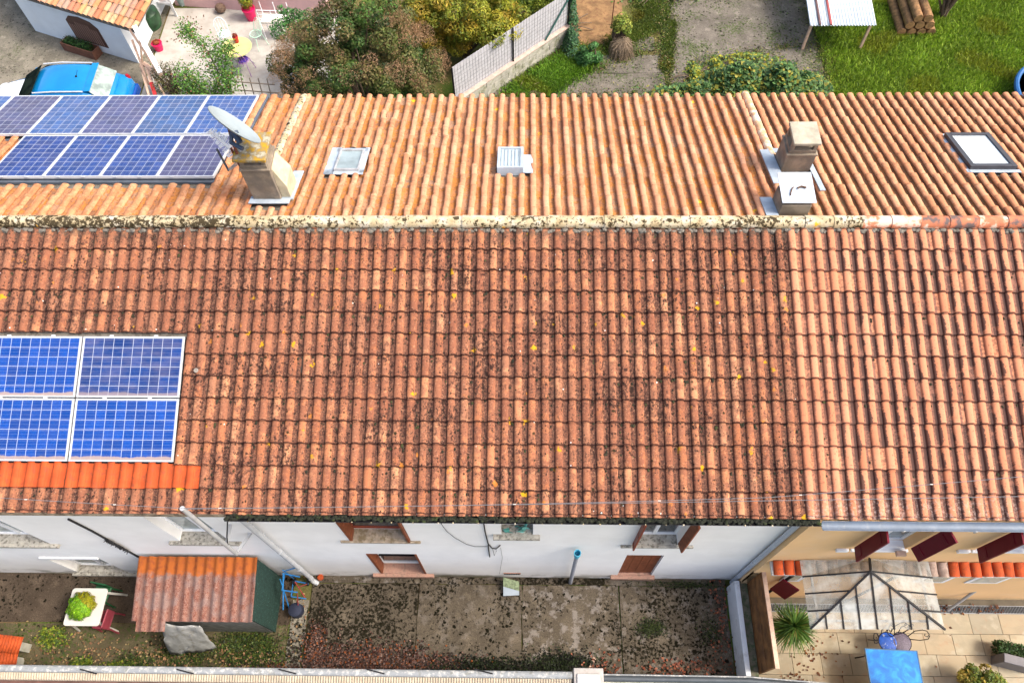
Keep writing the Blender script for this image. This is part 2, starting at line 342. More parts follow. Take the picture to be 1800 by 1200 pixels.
def mat_solar(name, nx, ny, blue, haze=0.0, grime=0.0, lx=1.0, ly=1.0):
    """flat print of the laminate: silicon cells, white gaps and thin bus bars; local x 0..lx, y 0..ly"""
    n = NT(name); ob = n.O(); x, y, z = n.sep(ob)
    m = 0.028
    u = n.M('MULTIPLY', n.M('DIVIDE', n.M('SUBTRACT', x, m), lx - 2 * m), nx); v = n.M('MULTIPLY', n.M('DIVIDE', n.M('SUBTRACT', y, m), ly - 2 * m), ny)
    fu = n.M('FRACT', u); fv = n.M('FRACT', v)
    du = n.M('MINIMUM', fu, n.M('SUBTRACT', 1.0, fu)); dv = n.M('MINIMUM', fv, n.M('SUBTRACT', 1.0, fv))
    info = n.N('ShaderNodeObjectInfo').outputs['Random']
    w = n.sep(n.white(n.comb(n.M('FLOOR', u), n.M('FLOOR', v), info))[1])
    col = n.mix(w[0], c3(*blue), c3(*[c * 1.55 for c in blue]))
    cr = n.voro(n.scale(ob, (1, 1, 1)), 60)
    col = n.mix(n.M('MULTIPLY', n.sep(cr['Color'])[0], .45), col, c3(blue[0] * .55, blue[1] * .55, blue[2] * .75))
    bb = n.M('FRACT', n.M('MULTIPLY', fv if ny < nx else fu, 3.0)); bm = n.ss(n.M('ABSOLUTE', n.M('SUBTRACT', bb, .5)), .05, .02)
    col = n.mix(n.M('MULTIPLY', bm, .30), col, c3(.30, .34, .44))
    gap = n.M('MAXIMUM', n.ss(du, .040, .016), n.ss(dv, .040, .016))
    inside = n.M('MULTIPLY', n.M('MULTIPLY', n.M('GREATER_THAN', u, 0.0), n.M('LESS_THAN', u, float(nx))), n.M('MULTIPLY', n.M('GREATER_THAN', v, 0.0), n.M('LESS_THAN', v, float(ny))))
    gap = n.M('MAXIMUM', gap, n.M('SUBTRACT', 1.0, inside))
    col = n.mix(n.M('MULTIPLY', gap, .75), col, c3(.40, .43, .50))
    dirt = n.ss(n.noise(n.scale(ob, (1.5, 5, 1)), 1.8, 4), .35, .75)
    col = n.mix(n.M('MULTIPLY', dirt, .05 + haze), col, c3(.25, .21, .25))
    if grime:
        e = n.M('ADD', y, n.M('MULTIPLY', n.M('SUBTRACT', n.noise(n.comb(x, 0.0, info), 3.5, 4), .5), .10))
        col = n.mix(n.M('MULTIPLY', n.ss(e, .085, .06), grime), col, c3(.30, .23, .19))
    return n.done(col, .30, 0, .25)

leafM = mat_leaf()
T_OLD, T_NEW = mat_tile_old(), mat_tile_new()
B_COV = {k: mat_back('back_cover_' + k, True, k) for k in ('left', 'mid', 'right')}
B_PAN = {k: mat_back('back_channel_' + k, False, k) for k in ('left', 'mid', 'right')}
CREAM = mat_cream('pale_mortared_tile', .5); CREAM_MOSSY = mat_cream('mossy_pale_tile', .62); REDRIDGE = mat_red_ridge()
WHITE = mat_wall('white_render', (.88, .875, .85)); YELLOW = mat_wall('apricot_render', (.80, .52, .265), True)
BACKWALL = mat_wall('white_limewash', (.74, .78, .83))
MORTAR = plain('grey_mortar', (.17, .155, .13), .95, var=.3, sc=9, dirt=(.05, .045, .035), dthr=(.45, .6), bump=.5)
MOSS = plain('black_moss', (.010, .012, .006), .95, var=.5, sc=20, dirt=(.030, .045, .008), dsc=9, dthr=(.54, .66), bump=.8, bsc=40)
ZINC = plain('zinc', (.13, .165, .215), .6, .1, .4, var=.1, dirt=(.22, .24, .26), dthr=(.5, .75), bump=.05)
LEAD = plain('pale_flashing', (.33, .39, .45), .6, .05, .4, var=.12, dirt=(.33, .36, .40), dthr=(.55, .75), bump=.1)
GREYMETAL = plain('grey_painted_metal', (.40, .41, .42), .5, .3, .5, var=.12, dirt=(.25, .2, .16), dthr=(.6, .75), bump=.05)
PVC = plain('dull_white_pipe', (.40, .42, .44), .5, 0, .4, var=.08, dirt=(.33, .33, .32), dthr=(.52, .75), bump=.05)
PVCGREY = plain('grey_pipe', (.27, .29, .33), .5, 0, .4, var=.1, bump=.05)
BLUEPIPE = plain('turquoise_pipe', (.08, .40, .55), .5, 0, .4, bump=.0)
ALU = plain('aluminium', (.50, .52, .54), .5, .2, .4, var=.05, bump=0)
DARKMETAL = plain('dark_metal', (.010, .010, .012), .6, .0, .2, bump=0)
GLASSDARK = plain('dark_glass', (.05, .06, .065), .08, 0, .8, var=.3, sc=2, bump=0)
GLASSGREY = plain('grey_glass', (.22, .27, .28), .10, 0, .8, var=.25, sc=3, bump=0)
GLASSPALE = plain('pale_blind_behind_glass', (.40, .45, .48), .15, 0, .7, var=.08, sc=3, bump=0)
BROWN = plain('brown_shutter_paint', (.19, .055, .022), .6, 0, .35, var=.2, sc=12, dirt=(.30, .13, .06), dthr=(.6, .75), bump=.1)
MAROON = plain('maroon_paint', (.12, .004, .016), .5, 0, .15, var=.1, bump=.02)
REDBROWN = plain('russet_wood', (.20, .035, .012), .5, 0, .4, var=.2, sc=18, bump=.1)
STONE = plain('sill_stone', (.36, .34, .29), .95, var=.2, sc=12, dirt=(.10, .09, .07), dsc=16, dthr=(.50, .62), bump=.4)
PINKSTONE = plain('pink_sill_stone', (.40, .23, .17), .95, var=.2, sc=12, dirt=(.22, .15, .11), dsc=12, dthr=(.48, .62), bump=.3)
WHITEPAINT = plain('white_paint', (.78, .80, .82), .5, 0, .4, var=.04, bump=.03)
PLASTICW = plain('white_plastic', (.52, .50, .45), .4, 0, .45, var=.06, sc=3, bump=0)
ORANGE = plain('new_orange_clay', (.38, .062, .013), .8, 0, .3, var=.18, sc=5, dirt=(.22, .05, .02), dsc=12, dthr=(.52, .64), bump=.15)
WIRE = plain('black_cable', (.015, .015, .016), .6, 0, .3, bump=0)
CABLEGREY = plain('grey_wire', (.16, .16, .17), .5, .3, .4, bump=0)
WOOD = plain('brown_plank', (.19, .085, .028), .75, 0, .3, var=.3, sc=5, dirt=(.09, .04, .016), dsc=4, dthr=(.48, .66), bump=.2)
PALEWOOD = plain('pale_wood', (.55, .38, .28), .8, 0, .2, var=.2, sc=9, dirt=(.35, .20, .14), dthr=(.5, .7), bump=.2)
BARK = plain('bark', (.12, .085, .06), .95, var=.3, sc=20, bump=.7, bsc=50)
PINKWALL = plain('pink_render', (.62, .40, .40), .9, var=.05, bump=.1)
BLOCK = plain('concrete_block', (.34, .33, .28), .95, var=.2, sc=5, dirt=(.16, .17, .09), dsc=4, dthr=(.48, .68), bump=.4)
SOIL = plain('brown_soil', (.20, .115, .050), 1, var=.3, sc=4, dirt=(.13, .06, .03), dthr=(.5, .65), bump=.6)

# ------------------------------------------------------------------ the ground
def sheet(name, rects, z, mat, kind='structure', parent=None):
    m = MB()
    for (x0, x1, y0, y1) in rects: m.quad((x0, y0, z), (x1, y0, z), (x1, y1, z), (x0, y1, z))
    o = m.build(name, mat, parent)
    if kind: o['kind'] = kind
    return o
n = NT('earth_and_weeds'); a = n.noise(n.P, .7, 6, .6)
gc = n.ramp(a, [(.35, (.15, .10, .055)), (.5, (.10, .10, .03)), (.62, (.07, .12, .02))])
gc = n.mix(n.M('MULTIPLY', n.ss(n.noise(n.P, 22, 7, .7), .48, .66), .6), gc, c3(.05, .05, .02)); n.bump(n.noise(n.P, 25, 6), .7, .03)
EARTH = n.done(gc, 1, 0, .1)
sheet('ground', [(-150, 150, .0, 150), (-150, 4.42, -2.2, 0), (-150, 150, -150, -5.0), (-150, .8, -5.0, -2.2)], -0.004, EARTH)
m = MB(); m.quad((.8, -5, PZ - .01), (150, -5, PZ - .01), (150, .0, PZ - .01), (.8, .0, PZ - .01)); m.quad((.8, -5.0, PZ - .01), (.8, -5, 0), (150, -5, 0), (150, -5, PZ - .01))
m.quad((.8, -5, PZ - .01), (.8, -2.2, PZ - .01), (.8, -2.2, 0), (.8, -5, 0)); m.quad((.8, -2.2, PZ - .01), (4.42, -2.2, PZ - .01), (4.42, -2.2, -.004), (.8, -2.2, -.004))
m.quad((4.42, -2.2, PZ - .01), (4.42, 0, PZ - .01), (4.42, 0, -.004), (4.42, -2.2, -.004))
m.build('sunken_ground', EARTH)['kind'] = 'structure'

# ------------------------------------------------------------------ roof tiles
def tile_profile(nr=9):
    pr = []
    for i in range(nr + 1):
        t = math.pi * (1 - i / nr); pr.append((.0585 * math.cos(t), .004 + .040 * math.sin(t) ** .85))
    pr += [(.068, .000), (.092, -.003), (.118, -.003), (.1485, .001)]
    return pr
def tile_arrays(gauge=GAU, over=.05, lift=.029, thick=.025, prof=None, taper=0.0):
    pr = prof or tile_profile(); V = []; F = []; k = len(pr)
    for (ys, dz, sc) in ((over, 0.0, 1 - taper), (-gauge, lift, 1.0)):
        for (x, z) in pr: V.append((x * sc, ys, z * sc + dz))
    for (x, z) in pr: V.append((x, -gauge, z + lift))          # lip, own vertices so that the edge stays crisp
    for (x, z) in pr: V.append((x, -gauge + .004, z + lift - thick))
    for i in range(k - 1):
        F.append((i + k, i + 1 + k, i + 1, i)); F.append((3 * k + i, 3 * k + i + 1, 2 * k + i + 1, 2 * k + i))
    return np.array(V), np.array(F)
def mesh_variants(name, V, F, mat, nvar=4, jit=.002):
    out = []
    for q in range(nvar):
        v = V.copy(); v[:, 2] += RS.normal(0, jit * .5, len(v)) * 0.25
        me = np_mesh(name, v, F, True); me.materials.append(mat); out.append(me)
    return out
NCOL0, NCOL1 = -37, 58
ROWS = [0.46 + GAU * (i) for i in range(0, 13)]       # distance from the ridge of each course's lower edge
ROWS[-1] = SF
FRONT_PANELS = (-10.4, -5.38, 1.90, 3.90)              # hole in the tiling: x0,x1,s0,s1
def col_x(c): return XR0 + PF * c
def project(p):
    d = Vector(p) - CAM; z = d.dot(FW); return 900 + FPX * d.dot(RT) / z, 600 - FPX * d.dot(UPV) / z, z
tvf = tile_arrays()
house_of = lambda x: 'left' if x < XA + .03 else ('mid' if x < XB - .02 else 'right')
tiles = {'left': [], 'mid': [], 'right': []}
colj = {c: (random.gauss(0, .0025), random.gauss(0, .002)) for c in range(NCOL0 - 10, NCOL1 + 10)}
for ri, s in enumerate(ROWS):
    for c in range(NCOL0, NCOL1):
        x = col_x(c)
        if not -10.5 < x < 9.4: continue
        sm = s - GAU / 2
        if FRONT_PANELS[0] < x < FRONT_PANELS[1] and FRONT_PANELS[2] - .02 < sm < FRONT_PANELS[3] + .05: continue
        orange = (x < -5.05 and 4.0 < s < 4.32)
        slip = random.random() < .035; rz = random.gauss(0, .022 if slip else .008); dx = colj[c][0] + random.gauss(0, .0024); ds = random.gauss(0, .004) + (random.uniform(0, .022) if slip else 0); dz = random.uniform(0, .003)
        w = MF @ Vector((x, -s + GAU / 2, .03)); px, py, dep = project(w)
        vis = -15 < px < 1815 and -10 < py < 1210
        tiles[house_of(x)].append(dict(x=x + dx, s=s + ds, rz=rz, dz=dz + colj[c][1] * .3, dep=dep if vis else 99, orange=orange, new=x > 4.04))

# houses ----------------------------------------------------------------
H = {}
H['left'] = empty('terraced_house', (-7.5, 0, 0), 0, 'white terraced house at the left with solar panels on both slopes of its speckled roof', 'house', 'terraced houses sharing one ridge')
H['mid'] = empty('terraced_house', (0, 0, 0), 0, 'white terraced house in the middle with a mossy black gutter and brown shutters', 'house', 'terraced houses sharing one ridge')
H['right'] = empty('terraced_house', (7.5, 0, 0), 0, 'apricot yellow terraced house at the right end with maroon shutters and cleaner tiles', 'house', 'terraced houses sharing one ridge')
INV = {k: Matrix.Translation(-Vector(h.location)) for k, h in H.items()}
def hb(mb, name, mat, k, **kw):           # build in world coordinates, parent to a house
    o = mb.build(name, mat, H[k], **kw); o.matrix_basis = INV[k] @ (kw.get('M') or Matrix()); return o
def sub(mb, name, mat, parent, **kw):     # build a world-space mesh under a part of a house
    o = mb.build(name, mat, parent, **kw); return o
EXT = {'left': (-13.5, XA), 'mid': (XA, XB), 'right': (XB, 13.5)}
ROOF = {}
for k, (x0, x1) in EXT.items():
    m = MB()
    T = -.03
    f0 = MF @ Vector((x0, T, T)); m_ = m
    for (a, b) in (((0.0, .02), (SF - .02, .02)),):
        pass
    def P_(x, s, h, back=False): return (MBK @ Vector((-x, -s, h))) if back else (MF @ Vector((x, -s, h)))
    e0, e1 = x0 + .004, x1 - .004
    ring = [lambda x: P_(x, SF - .03, -.012), lambda x: P_(x, .0, -.012), lambda x: P_(x, SB - .04, -.012, True), lambda x: P_(x, SB - .04, -.10, True), lambda x: P_(x, .0, -.12), lambda x: P_(x, SF - .03, -.10)]
    A = [r(e0) for r in ring]; Bv = [r(e1) for r in ring]; q = len(ring)
    m.add(A + Bv, [(i, (i + 1) % q, (i + 1) % q + q, i + q) for i in range(q)] + [tuple(range(q))[::-1], tuple(range(q, 2 * q))])
    ROOF[k] = hb(m, 'roof', MORTAR, k)
def tile_matrix(t):
    return MF @ Matrix.Translation((t['x'], -t['s'] + GAU, t['dz'])) @ Matrix.Rotation(t['rz'], 4, 'Z')
V0, F0 = tvf; V0 = V0.copy()
NORIG = {}
for key, mt in (('old', T_OLD), ('new', T_NEW), ('orange', ORANGE)):
    NORIG[key] = mesh_variants('tile', V0, F0, mt, 3)
def field(name, items, mat, parent, V, F, matrix_of, M):
    Vs = []; Fs = []; b = 0
    for t in items:
        m4 = np.array(matrix_of(t)); v = V @ m4[:3, :3].T + m4[:3, 3]; Vs.append(v); Fs.append(F + b); b += len(V)
    if not Vs: return None
    me = np_mesh(name, np.vstack(Vs), np.vstack(Fs), True); o = link(name, me, mat, parent, M); o['kind'] = 'stuff'; return o
Vt = V0.copy()
for k in tiles:
    its = sorted(tiles[k], key=lambda t: t['dep'])
    ind = [t for t in its[:300]]; rest = its[300:]
    for t in ind:
        key = 'orange' if t['orange'] else ('new' if t['new'] else 'old')
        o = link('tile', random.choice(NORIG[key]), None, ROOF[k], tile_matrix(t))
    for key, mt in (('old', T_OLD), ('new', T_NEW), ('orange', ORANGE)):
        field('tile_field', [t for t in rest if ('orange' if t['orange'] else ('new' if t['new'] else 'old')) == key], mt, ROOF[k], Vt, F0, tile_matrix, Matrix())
# tiles beyond the sides of the picture keep the slope complete
for k, cs in (('left', range(-51, NCOL0)), ('right', range(NCOL1, 78))):
    its = [dict(x=col_x(c), s=s, rz=0, dz=0) for c in cs for s in ROWS if (k == 'right' and col_x(c) >= 9.4) or k == 'left']
    field('tile_field', its, T_NEW if k == 'right' else T_OLD, ROOF[k], Vt, F0, tile_matrix, Matrix())

# back slope: half-round covers over channels ------------------------------------------------
def arc_prof(r, h, k=7, up=True, z0=0.0):
    return [(r * math.cos(math.pi * (1 - i / k)), z0 + (h * math.sin(math.pi * i / k) if up else -h * math.sin(math.pi * i / k))) for i in range(k + 1)]
VC, FC = tile_arrays(GB, .05, .026, .020, arc_prof(.062, .037, 8), .16)
VP_, FP_ = tile_arrays(GB, .05, .012, .012, [(-.075, .024), (-.05, .006), (-.02, -.003), (.02, -.003), (.05, .006), (.075, .024)], .0)
def back_matrix(t): return MBK @ Matrix.Translation((-t['x'], -t['s'] + GB, t['dz'])) @ Matrix.Rotation(t['rz'], 4, 'Z')
BROWS = [0.02 + GB * i for i in range(1, 13)] + [SB]
HOLES = [(-13.4, -5.43, 2.64, 4.40), (-9.36, -5.43, 1.17, 2.72), (-3.57, -2.93, 1.36, 2.20), (-.56, .07, 1.36, 2.16), (7.60, 8.52, 1.44, 2.66), (-4.66, -4.02, .50, 1.28), (4.34, 4.92, 1.25, 2.10), (4.00, 4.56, -.1, .72)]
FIRSTBACK = {'left': 0, 'mid': 0, 'right': 0}
for k, (x0, x1) in EXT.items():
    cov = []; pan = []; pc = .24 if k == 'left' else (.207 if k == 'mid' else .192)
    nn_ = int((x1 - x0) / pc)
    for c in range(nn_ + 1):
        x = (x1 - c * pc - .12) if k == 'left' else (x0 + c * pc + (.10 if k == 'mid' else .16))
        if x > x1 - .04 and k == 'mid': continue
        jx = random.gauss(0, .004)
        for s in BROWS:
            sm = s - GB / 2
            for lst, xx, zz in ((cov, x, .030), (pan, x + pc / 2, -.002)):
                if any(a < xx < b and c0 < sm < c1 for a, b, c0, c1 in HOLES): continue
                irr = .012 if x < -1.0 else .007
                lst.append(dict(x=xx + jx + random.gauss(0, irr * .5), s=s + random.gauss(0, irr * 1.6), rz=random.gauss(0, irr * 2.2), dz=zz + abs(random.gauss(0, .002))))
    sc = pc / .207; sc_c = {'left': 1.14, 'mid': .90, 'right': .98}[k]
    Vc2 = VC * np.array([sc_c, 1, 1]); Vp2 = VP_ * np.array([sc, 1, 1])
    # what is left of this house's 300 single tiles goes to the covers nearest the ridge
    left_over = 300 - min(300, len(tiles[k]))
    cov.sort(key=lambda t: t['s'] if -11 < t['x'] < 10 else 99)
    if left_over > 0:
        me = np_mesh('tile', Vc2, FC, True); me.materials.append(B_COV[k])
        for t in cov[:left_over]: link('tile', me, None, ROOF[k], back_matrix(t))
        cov = cov[left_over:]
    field('cover_tile_field', cov, B_COV[k], ROOF[k], Vc2, FC, back_matrix, Matrix())
    field('channel_tile_field', pan, B_PAN[k], ROOF[k], Vp2, FP_, back_matrix, Matrix())

def lumps(name, mat, parent, pts, r, sq=(1, 1, .7), seed=3):
    """irregular lumps of mortar or moss, joined"""
    rs = np.random.RandomState(seed); m = MB()
    for p in pts:
        rr = r * rs.uniform(.5, 1.25); prof = []
        b = len(m.v); k = 6
        for (a, z) in ((.95, -.4), (1, .1), (.65, .65)):
            for i in range(k):
                t = 2 * math.pi * i / k; w = rr * a * rs.uniform(.8, 1.2); m.v.append((p[0] + w * sq[0] * math.cos(t), p[1] + w * sq[1] * math.sin(t), p[2] + rr * z * sq[2]))
        m.v.append((p[0], p[1], p[2] + rr * sq[2] * .9))
        for j in range(2):
            for i in range(k): m.f.append((b + j * k + i, b + j * k + (i + 1) % k, b + (j + 1) * k + (i + 1) % k, b + (j + 1) * k + i))
        for i in range(k): m.f.append((b + 2 * k + i, b + 2 * k + (i + 1) % k, b + 3 * k))
    o = m.build(name, mat, parent, smooth=True); o['kind'] = 'stuff'; return o
# moss cushions lodged in the channels and against the laps of the near slope
for k in ('left', 'mid', 'right'):
    rm = random.Random(17); pts = []; x0, x1 = max(EXT[k][0], -9.6), min(EXT[k][1], 8.6)
    nm_ = int((x1 - x0) * (75 if k != 'right' else 22))
    for i in range(nm_):
        c = rm.randint(int((x0 - XR0) / PF) + 1, int((x1 - XR0) / PF) - 1); x = XR0 + PF * (c + .5) + rm.gauss(0, .018)
        s = rm.choice(ROWS) + abs(rm.gauss(0, .07)) + .01 if rm.random() < .7 else rm.uniform(.2, SF - .05)
        if s > SF - .04 or (x < -5.0 and 1.85 < s < 4.35): continue
        pts.append(MF @ Vector((x, -s, .012)))
    if pts:
        o = lumps('moss_cushion', plain('roof_moss', (.020, .019, .010), 1, var=.5, sc=15, dirt=(.05, .055, .015), dsc=7, dthr=(.52, .62), bump=.6), ROOF[k], pts, .019, (1, 1.3, .6), 31)

# ridge and verges -----------------------------------------------------------------------
def half_tube(L, r0, r1, k=10, wob=0.0, seed=0):
    rs = np.random.RandomState(seed); m = MB(); q = 6; V = []
    for j in range(q + 1):
        t = j / q; r = r0 + (r1 - r0) * t
        for i in range(k + 1):
            a = math.pi * (-.06 + 1.12 * i / k); w = 1 + rs.normal(0, wob)
            V.append((L * t, -r * math.cos(a) * w, r * math.sin(a) * w * .9))
    F = [(j * (k + 1) + i, (j + 1) * (k + 1) + i, (j + 1) * (k + 1) + i + 1, j * (k + 1) + i + 1) for j in range(q) for i in range(k)]
    b = len(V)
    for j in (0, q):       # thickness at the ends
        r = (r0 if j == 0 else r1) - .016
        for i in range(k + 1):
            a = math.pi * (-.06 + 1.12 * i / k); V.append((L * j / q, -r * math.cos(a), r * math.sin(a) * .9 - .002))
    for e, j in enumerate((0, q)):
        for i in range(k):
            p = (j * (k + 1) + i, j * (k + 1) + i + 1, b + e * (k + 1) + i + 1, b + e * (k + 1) + i); F.append(p if e == 0 else p[::-1])
    m.add(V, F); return m
WORN = plain('whitened_clay', (.56, .33, .18), .9, var=.15, sc=6, dirt=(.68, .62, .50), dsc=7, dthr=(.46, .60), bump=.3)
ridge_me = {}
for nm, mt in (('pale', CREAM), ('mossy', CREAM_MOSSY), ('red', REDRIDGE)):
    ridge_me[nm] = []
    for q in range(3):
        me = half_tube(.475, .112, .104, 10, .012 if nm != 'red' else .002, q).me('ridge_tile', True); me.materials.append(mt); ridge_me[nm].append(me)
x = -13.4
while x < 13.4:
    k = house_of(x + .2); nm = 'red' if x > 5.1 else ('mossy' if x < -4.4 else 'pale')
    o = link('ridge_tile', random.choice(ridge_me[nm]), None, ROOF[k], Matrix.Translation((x, RY, RZ + .035 + random.gauss(0, .004))) @ Matrix.Rotation(random.gauss(0, .006), 4, 'Z'))
    x += .457
for k, (x0, x1) in EXT.items():
    pts = [MF @ Vector((xx, -.128 + random.gauss(0, .012), .018 + random.uniform(-.01, .012))) for xx in np.arange(max(x0, -10.5) + .03, min(x1, 9.6) - .02, .032)]
    lumps('ridge_mortar', MORTAR, ROOF[k], pts, .034, (1.3, 1, .8), 5)
    pts = [MBK @ Vector((-xx, -.115 + random.gauss(0, .008), .02)) for xx in np.arange(max(x0, -10.5) + .03, min(x1, 9.6) - .02, .04)]
    lumps('ridge_mortar', CREAM, ROOF[k], pts, .028, (1.3, 1, .8), 6)
# verge caps climbing the back slope over the party walls
for k, vx, s0, s1, r, mt in (('mid', XA, 1.10, SB + .06, .088, CREAM), ('right', XB, 1.95, SB + .02, .082, WORN)):
    s = s0
    vm = half_tube(.44, r, r * .93, 9, .02, 4).me('verge_tile', True); vm.materials.append(mt)
    while s < s1 - .2:
        M_ = MBK @ Matrix.Translation((-vx, -s, .045)) @ Matrix.Rotation(R(-90), 4, 'Z')
        link('verge_tile', vm, None, ROOF[k], M_ @ Matrix.Rotation(random.gauss(0, .01), 4, 'Z')); s += .40

# eaves: fascia, gutters ------------------------------------------------------------------
ey = RY - SF * CA; ez = RZ - SF * SA
m = MB(); m.box(-13.5, XA - .005, ey + .0, ey + .07, ez - .16, ez - .035); hb(m, 'fascia', plain('stained_fascia', (.33, .26, .18), .9, var=.3, sc=7, dirt=(.10, .07, .045), dthr=(.45, .6)), 'left')
def gutter(x0, x1, y, z, r, mat, k, name='gutter'):
    m = MB(); q = 8; V = []; 
    for xx in (x0, x1):
        for rr in (r, r - .006):
            for i in range(q + 1):
                a = math.pi + math.pi * i / q; V.append((xx, y + rr * math.cos(a), z + rr * math.sin(a)))
    w = q + 1; F = []
    for i in range(q):
        F.append((i, i + 1, 2 * w + i + 1, 2 * w + i)); F.append((w + i + 1, w + i, 3 * w + i, 3 * w + i + 1))
        F.append((i, w + i, w + i + 1, i + 1)); F.append((2 * w + i, 2 * w + i + 1, 3 * w + i + 1, 3 * w + i))
    F.append((0, 2 * w, 3 * w, w)); F.append((w - 1, 2 * w - 1, 4 * w - 1, 3 * w - 1)); m.add(V, F)
    return hb(m, name, mat, k, smooth=True)
gy = ey - .050
g = gutter(XA + .01, XB + .01, gy, ez + .01, .062, DARKMETAL, 'mid')
pts = [(xx, gy + random.uniform(-.03, .045), ez + .002 + random.uniform(-.01, .02)) for xx in np.arange(XA + .03, XB - .01, .012)]
o = lumps('gutter_moss', MOSS, H['mid'], pts, .028, (1.2, 1, .7), 8); o.matrix_basis = INV['mid']
pts = [(xx + random.uniform(-.05, .05), gy - .058, ez + .008) for xx in np.arange(XA + .1, XB - .05, .31)]
o = lumps('gutter_lichen', CREAM, H['mid'], pts, .012, (1, 1, .7), 9); o.matrix_basis = INV['mid']
gutter(XB + .03, 13.5, gy - .045, ez - .010, .072, ZINC, 'right')
m = MB()
for xx in np.arange(XB + 1.2, 13, 1.05): m.box(xx, xx + .025, gy - .121, gy + .03, ez - .086, ez - .078); m.box(xx, xx + .025, gy - .121, gy - .115, ez - .086, ez - .006)
hb(m, 'gutter_bracket', GREYMETAL, 'right')

# walls with openings -----------------------------------------------------------------------
def wall(k, name, x0, x1, z0, z1, y, ops, mat, dep=.24):
    xs = sorted({x0, x1} | {v for o in ops for v in o[:2]}); zs = sorted({z0, z1} | {v for o in ops for v in o[2:4]}); m = MB()
    for i in range(len(xs) - 1):
        for j in range(len(zs) - 1):
            cx, cz = (xs[i] + xs[i + 1]) / 2, (zs[j] + zs[j + 1]) / 2
            if any(o[0] < cx < o[1] and o[2] < cz < o[3] for o in ops): continue
            m.quad((xs[i], y, zs[j]), (xs[i + 1], y, zs[j]), (xs[i + 1], y, zs[j + 1]), (xs[i], y, zs[j + 1]))
    for (a, b, c, d) in ops:
        m.quad((a, y, c), (a, y, d), (a, y + dep, d), (a, y + dep, c)); m.quad((b, y, d), (b, y, c), (b, y + dep, c), (b, y + dep, d))
        m.quad((a, y, d), (b, y, d), (b, y + dep, d), (a, y + dep, d)); m.quad((b, y, c), (a, y, c), (a, y + dep, c), (b, y + dep, c))
    m.quad((x0, y + dep + .05, z0), (x0, y + dep + .05, z1), (x1, y + dep + .05, z1), (x1, y + dep + .05, z0))
    m.quad((x0, y, z1), (x1, y, z1), (x1, y + dep + .05, z1), (x0, y + dep + .05, z1))
    if y < 0: m.quad((x0, 0.02, z0), (x0, y, z0), (x0, y, z1), (x0, 0.02, z1))
    return hb(m, name, mat, k)
HT = ez - .13
OPL = [(-9.95, -8.75, 2.55, 4.3), (-9.50, -8.42, .10, 1.42), (-6.22, -5.32, 2.86, 4.5)]
OPM = [(-3.13, -2.05, 3.00, 4.72), (-3.04, -2.08, .30, 2.00), (-.44, .10, 3.50, 4.6), (1.86, 2.66, 2.86, 4.55), (1.86, 2.55, .36, 2.08)]
YY = -.20
OPR = [(5.46, 6.30, 3.55, 4.85), (7.46, 8.30, 3.55, 4.85)]
wall('left', 'wall', -13.5, XA, 0, HT, 0, OPL, WHITE)
wall('mid', 'wall', XA, XB + .02, 0, HT, 0, OPM, WHITE)
wall('right', 'wall', XB - .06, 13.5, PZ, HT, YY, OPR, YELLOW)
for k, (x0, x1) in EXT.items():
    m = MB(); yb = RY + SB * CA - .25; zb = RZ - SB * SA - .16; m.box(x0 + .003, x1 - .003, yb - .25, yb, 0, zb); hb(m, 'rear_wall', BACKWALL, k)
m = MB(); 
for xx in (-13.5, 13.25): m.add([(xx, .3, PZ), (xx + .25, .3, PZ), (xx + .25, 8.1, PZ), (xx, 8.1, PZ), (xx, .3, HT), (xx + .25, .3, HT), (xx + .25, 8.1, HT), (xx, 8.1, HT), (xx, RY, RZ - .15), (xx + .25, RY, RZ - .15)], [(0, 3, 7, 8, 4), (1, 5, 9, 6, 2), (0, 4, 5, 1), (3, 2, 6, 7), (4, 8, 9, 5), (8, 7, 6, 9)])
hb(m, 'gable_wall', WHITE, 'left')

def window(k, op, y=0, frame=None, glass=None, sill=None, sillm=None, mull=1, depth=.22, sillout=.07, rail=False, low=.03):
    a, b, c, d = op; frame = frame or WHITEPAINT
    w = empty('window', (0, 0, 0), parent=H[k]); w.matrix_basis = INV[k]
    m = MB(); yf = y + depth - .05; t = .055
    m.box(a, a + t, yf, yf + .05, c + .002, d); m.box(b - t, b, yf, yf + .05, c + .002, d); m.box(a + t, b - t, yf, yf + .05, d - t, d); m.box(a + t, b - t, yf, yf + .05, c + .002, c + t)
    for i in range(mull):
        xm = a + (b - a) * (i + 1) / (mull + 1); m.box(xm - .035, xm + .035, yf - .004, yf + .046, c + t, d - t)
    sub(m, 'frame', frame, w, bevel=.006)
    m = MB(); m.quad((a + t, yf + .025, c + t), (b - t, yf + .025, c + t), (b - t, yf + .025, d - t), (a + t, yf + .025, d - t)); sub(m, 'pane', glass or GLASSDARK, w)
    if sill:
        s0, s1, th = sill; m = MB(); m.box(s0, s1, y - sillout, y - .002, c - th, c - .001); m.box(a + .002, b - .002, y - .002, yf - .002, c - th * .5, c + .004)
        sub(m, 'sill', sillm or STONE, w, bevel=.008)
    return w
DIRTYSILL = plain('weathered_sill', (.33, .27, .20), .95, var=.25, sc=9, dirt=(.15, .11, .05), dsc=7, dthr=(.45, .6), bump=.4)
w = window('left', OPL[0], sill=(-10.3, -8.60, .09), sillm=STONE, glass=GLASSGREY, mull=1)
w = window('left', OPL[1], sill=(-9.62, -8.22, .10), sillm=STONE, glass=GLASSGREY, mull=1, depth=.20)
m = MB(); m.box(-9.56, -8.40, -.035, .0, 1.42, 1.50); sub(m, 'shutter_box', WHITEPAINT, w, bevel=.01)
w = window('left', OPL[2], sill=(-6.42, -5.12, .09), sillm=STONE, glass=GLASSGREY, mull=1)
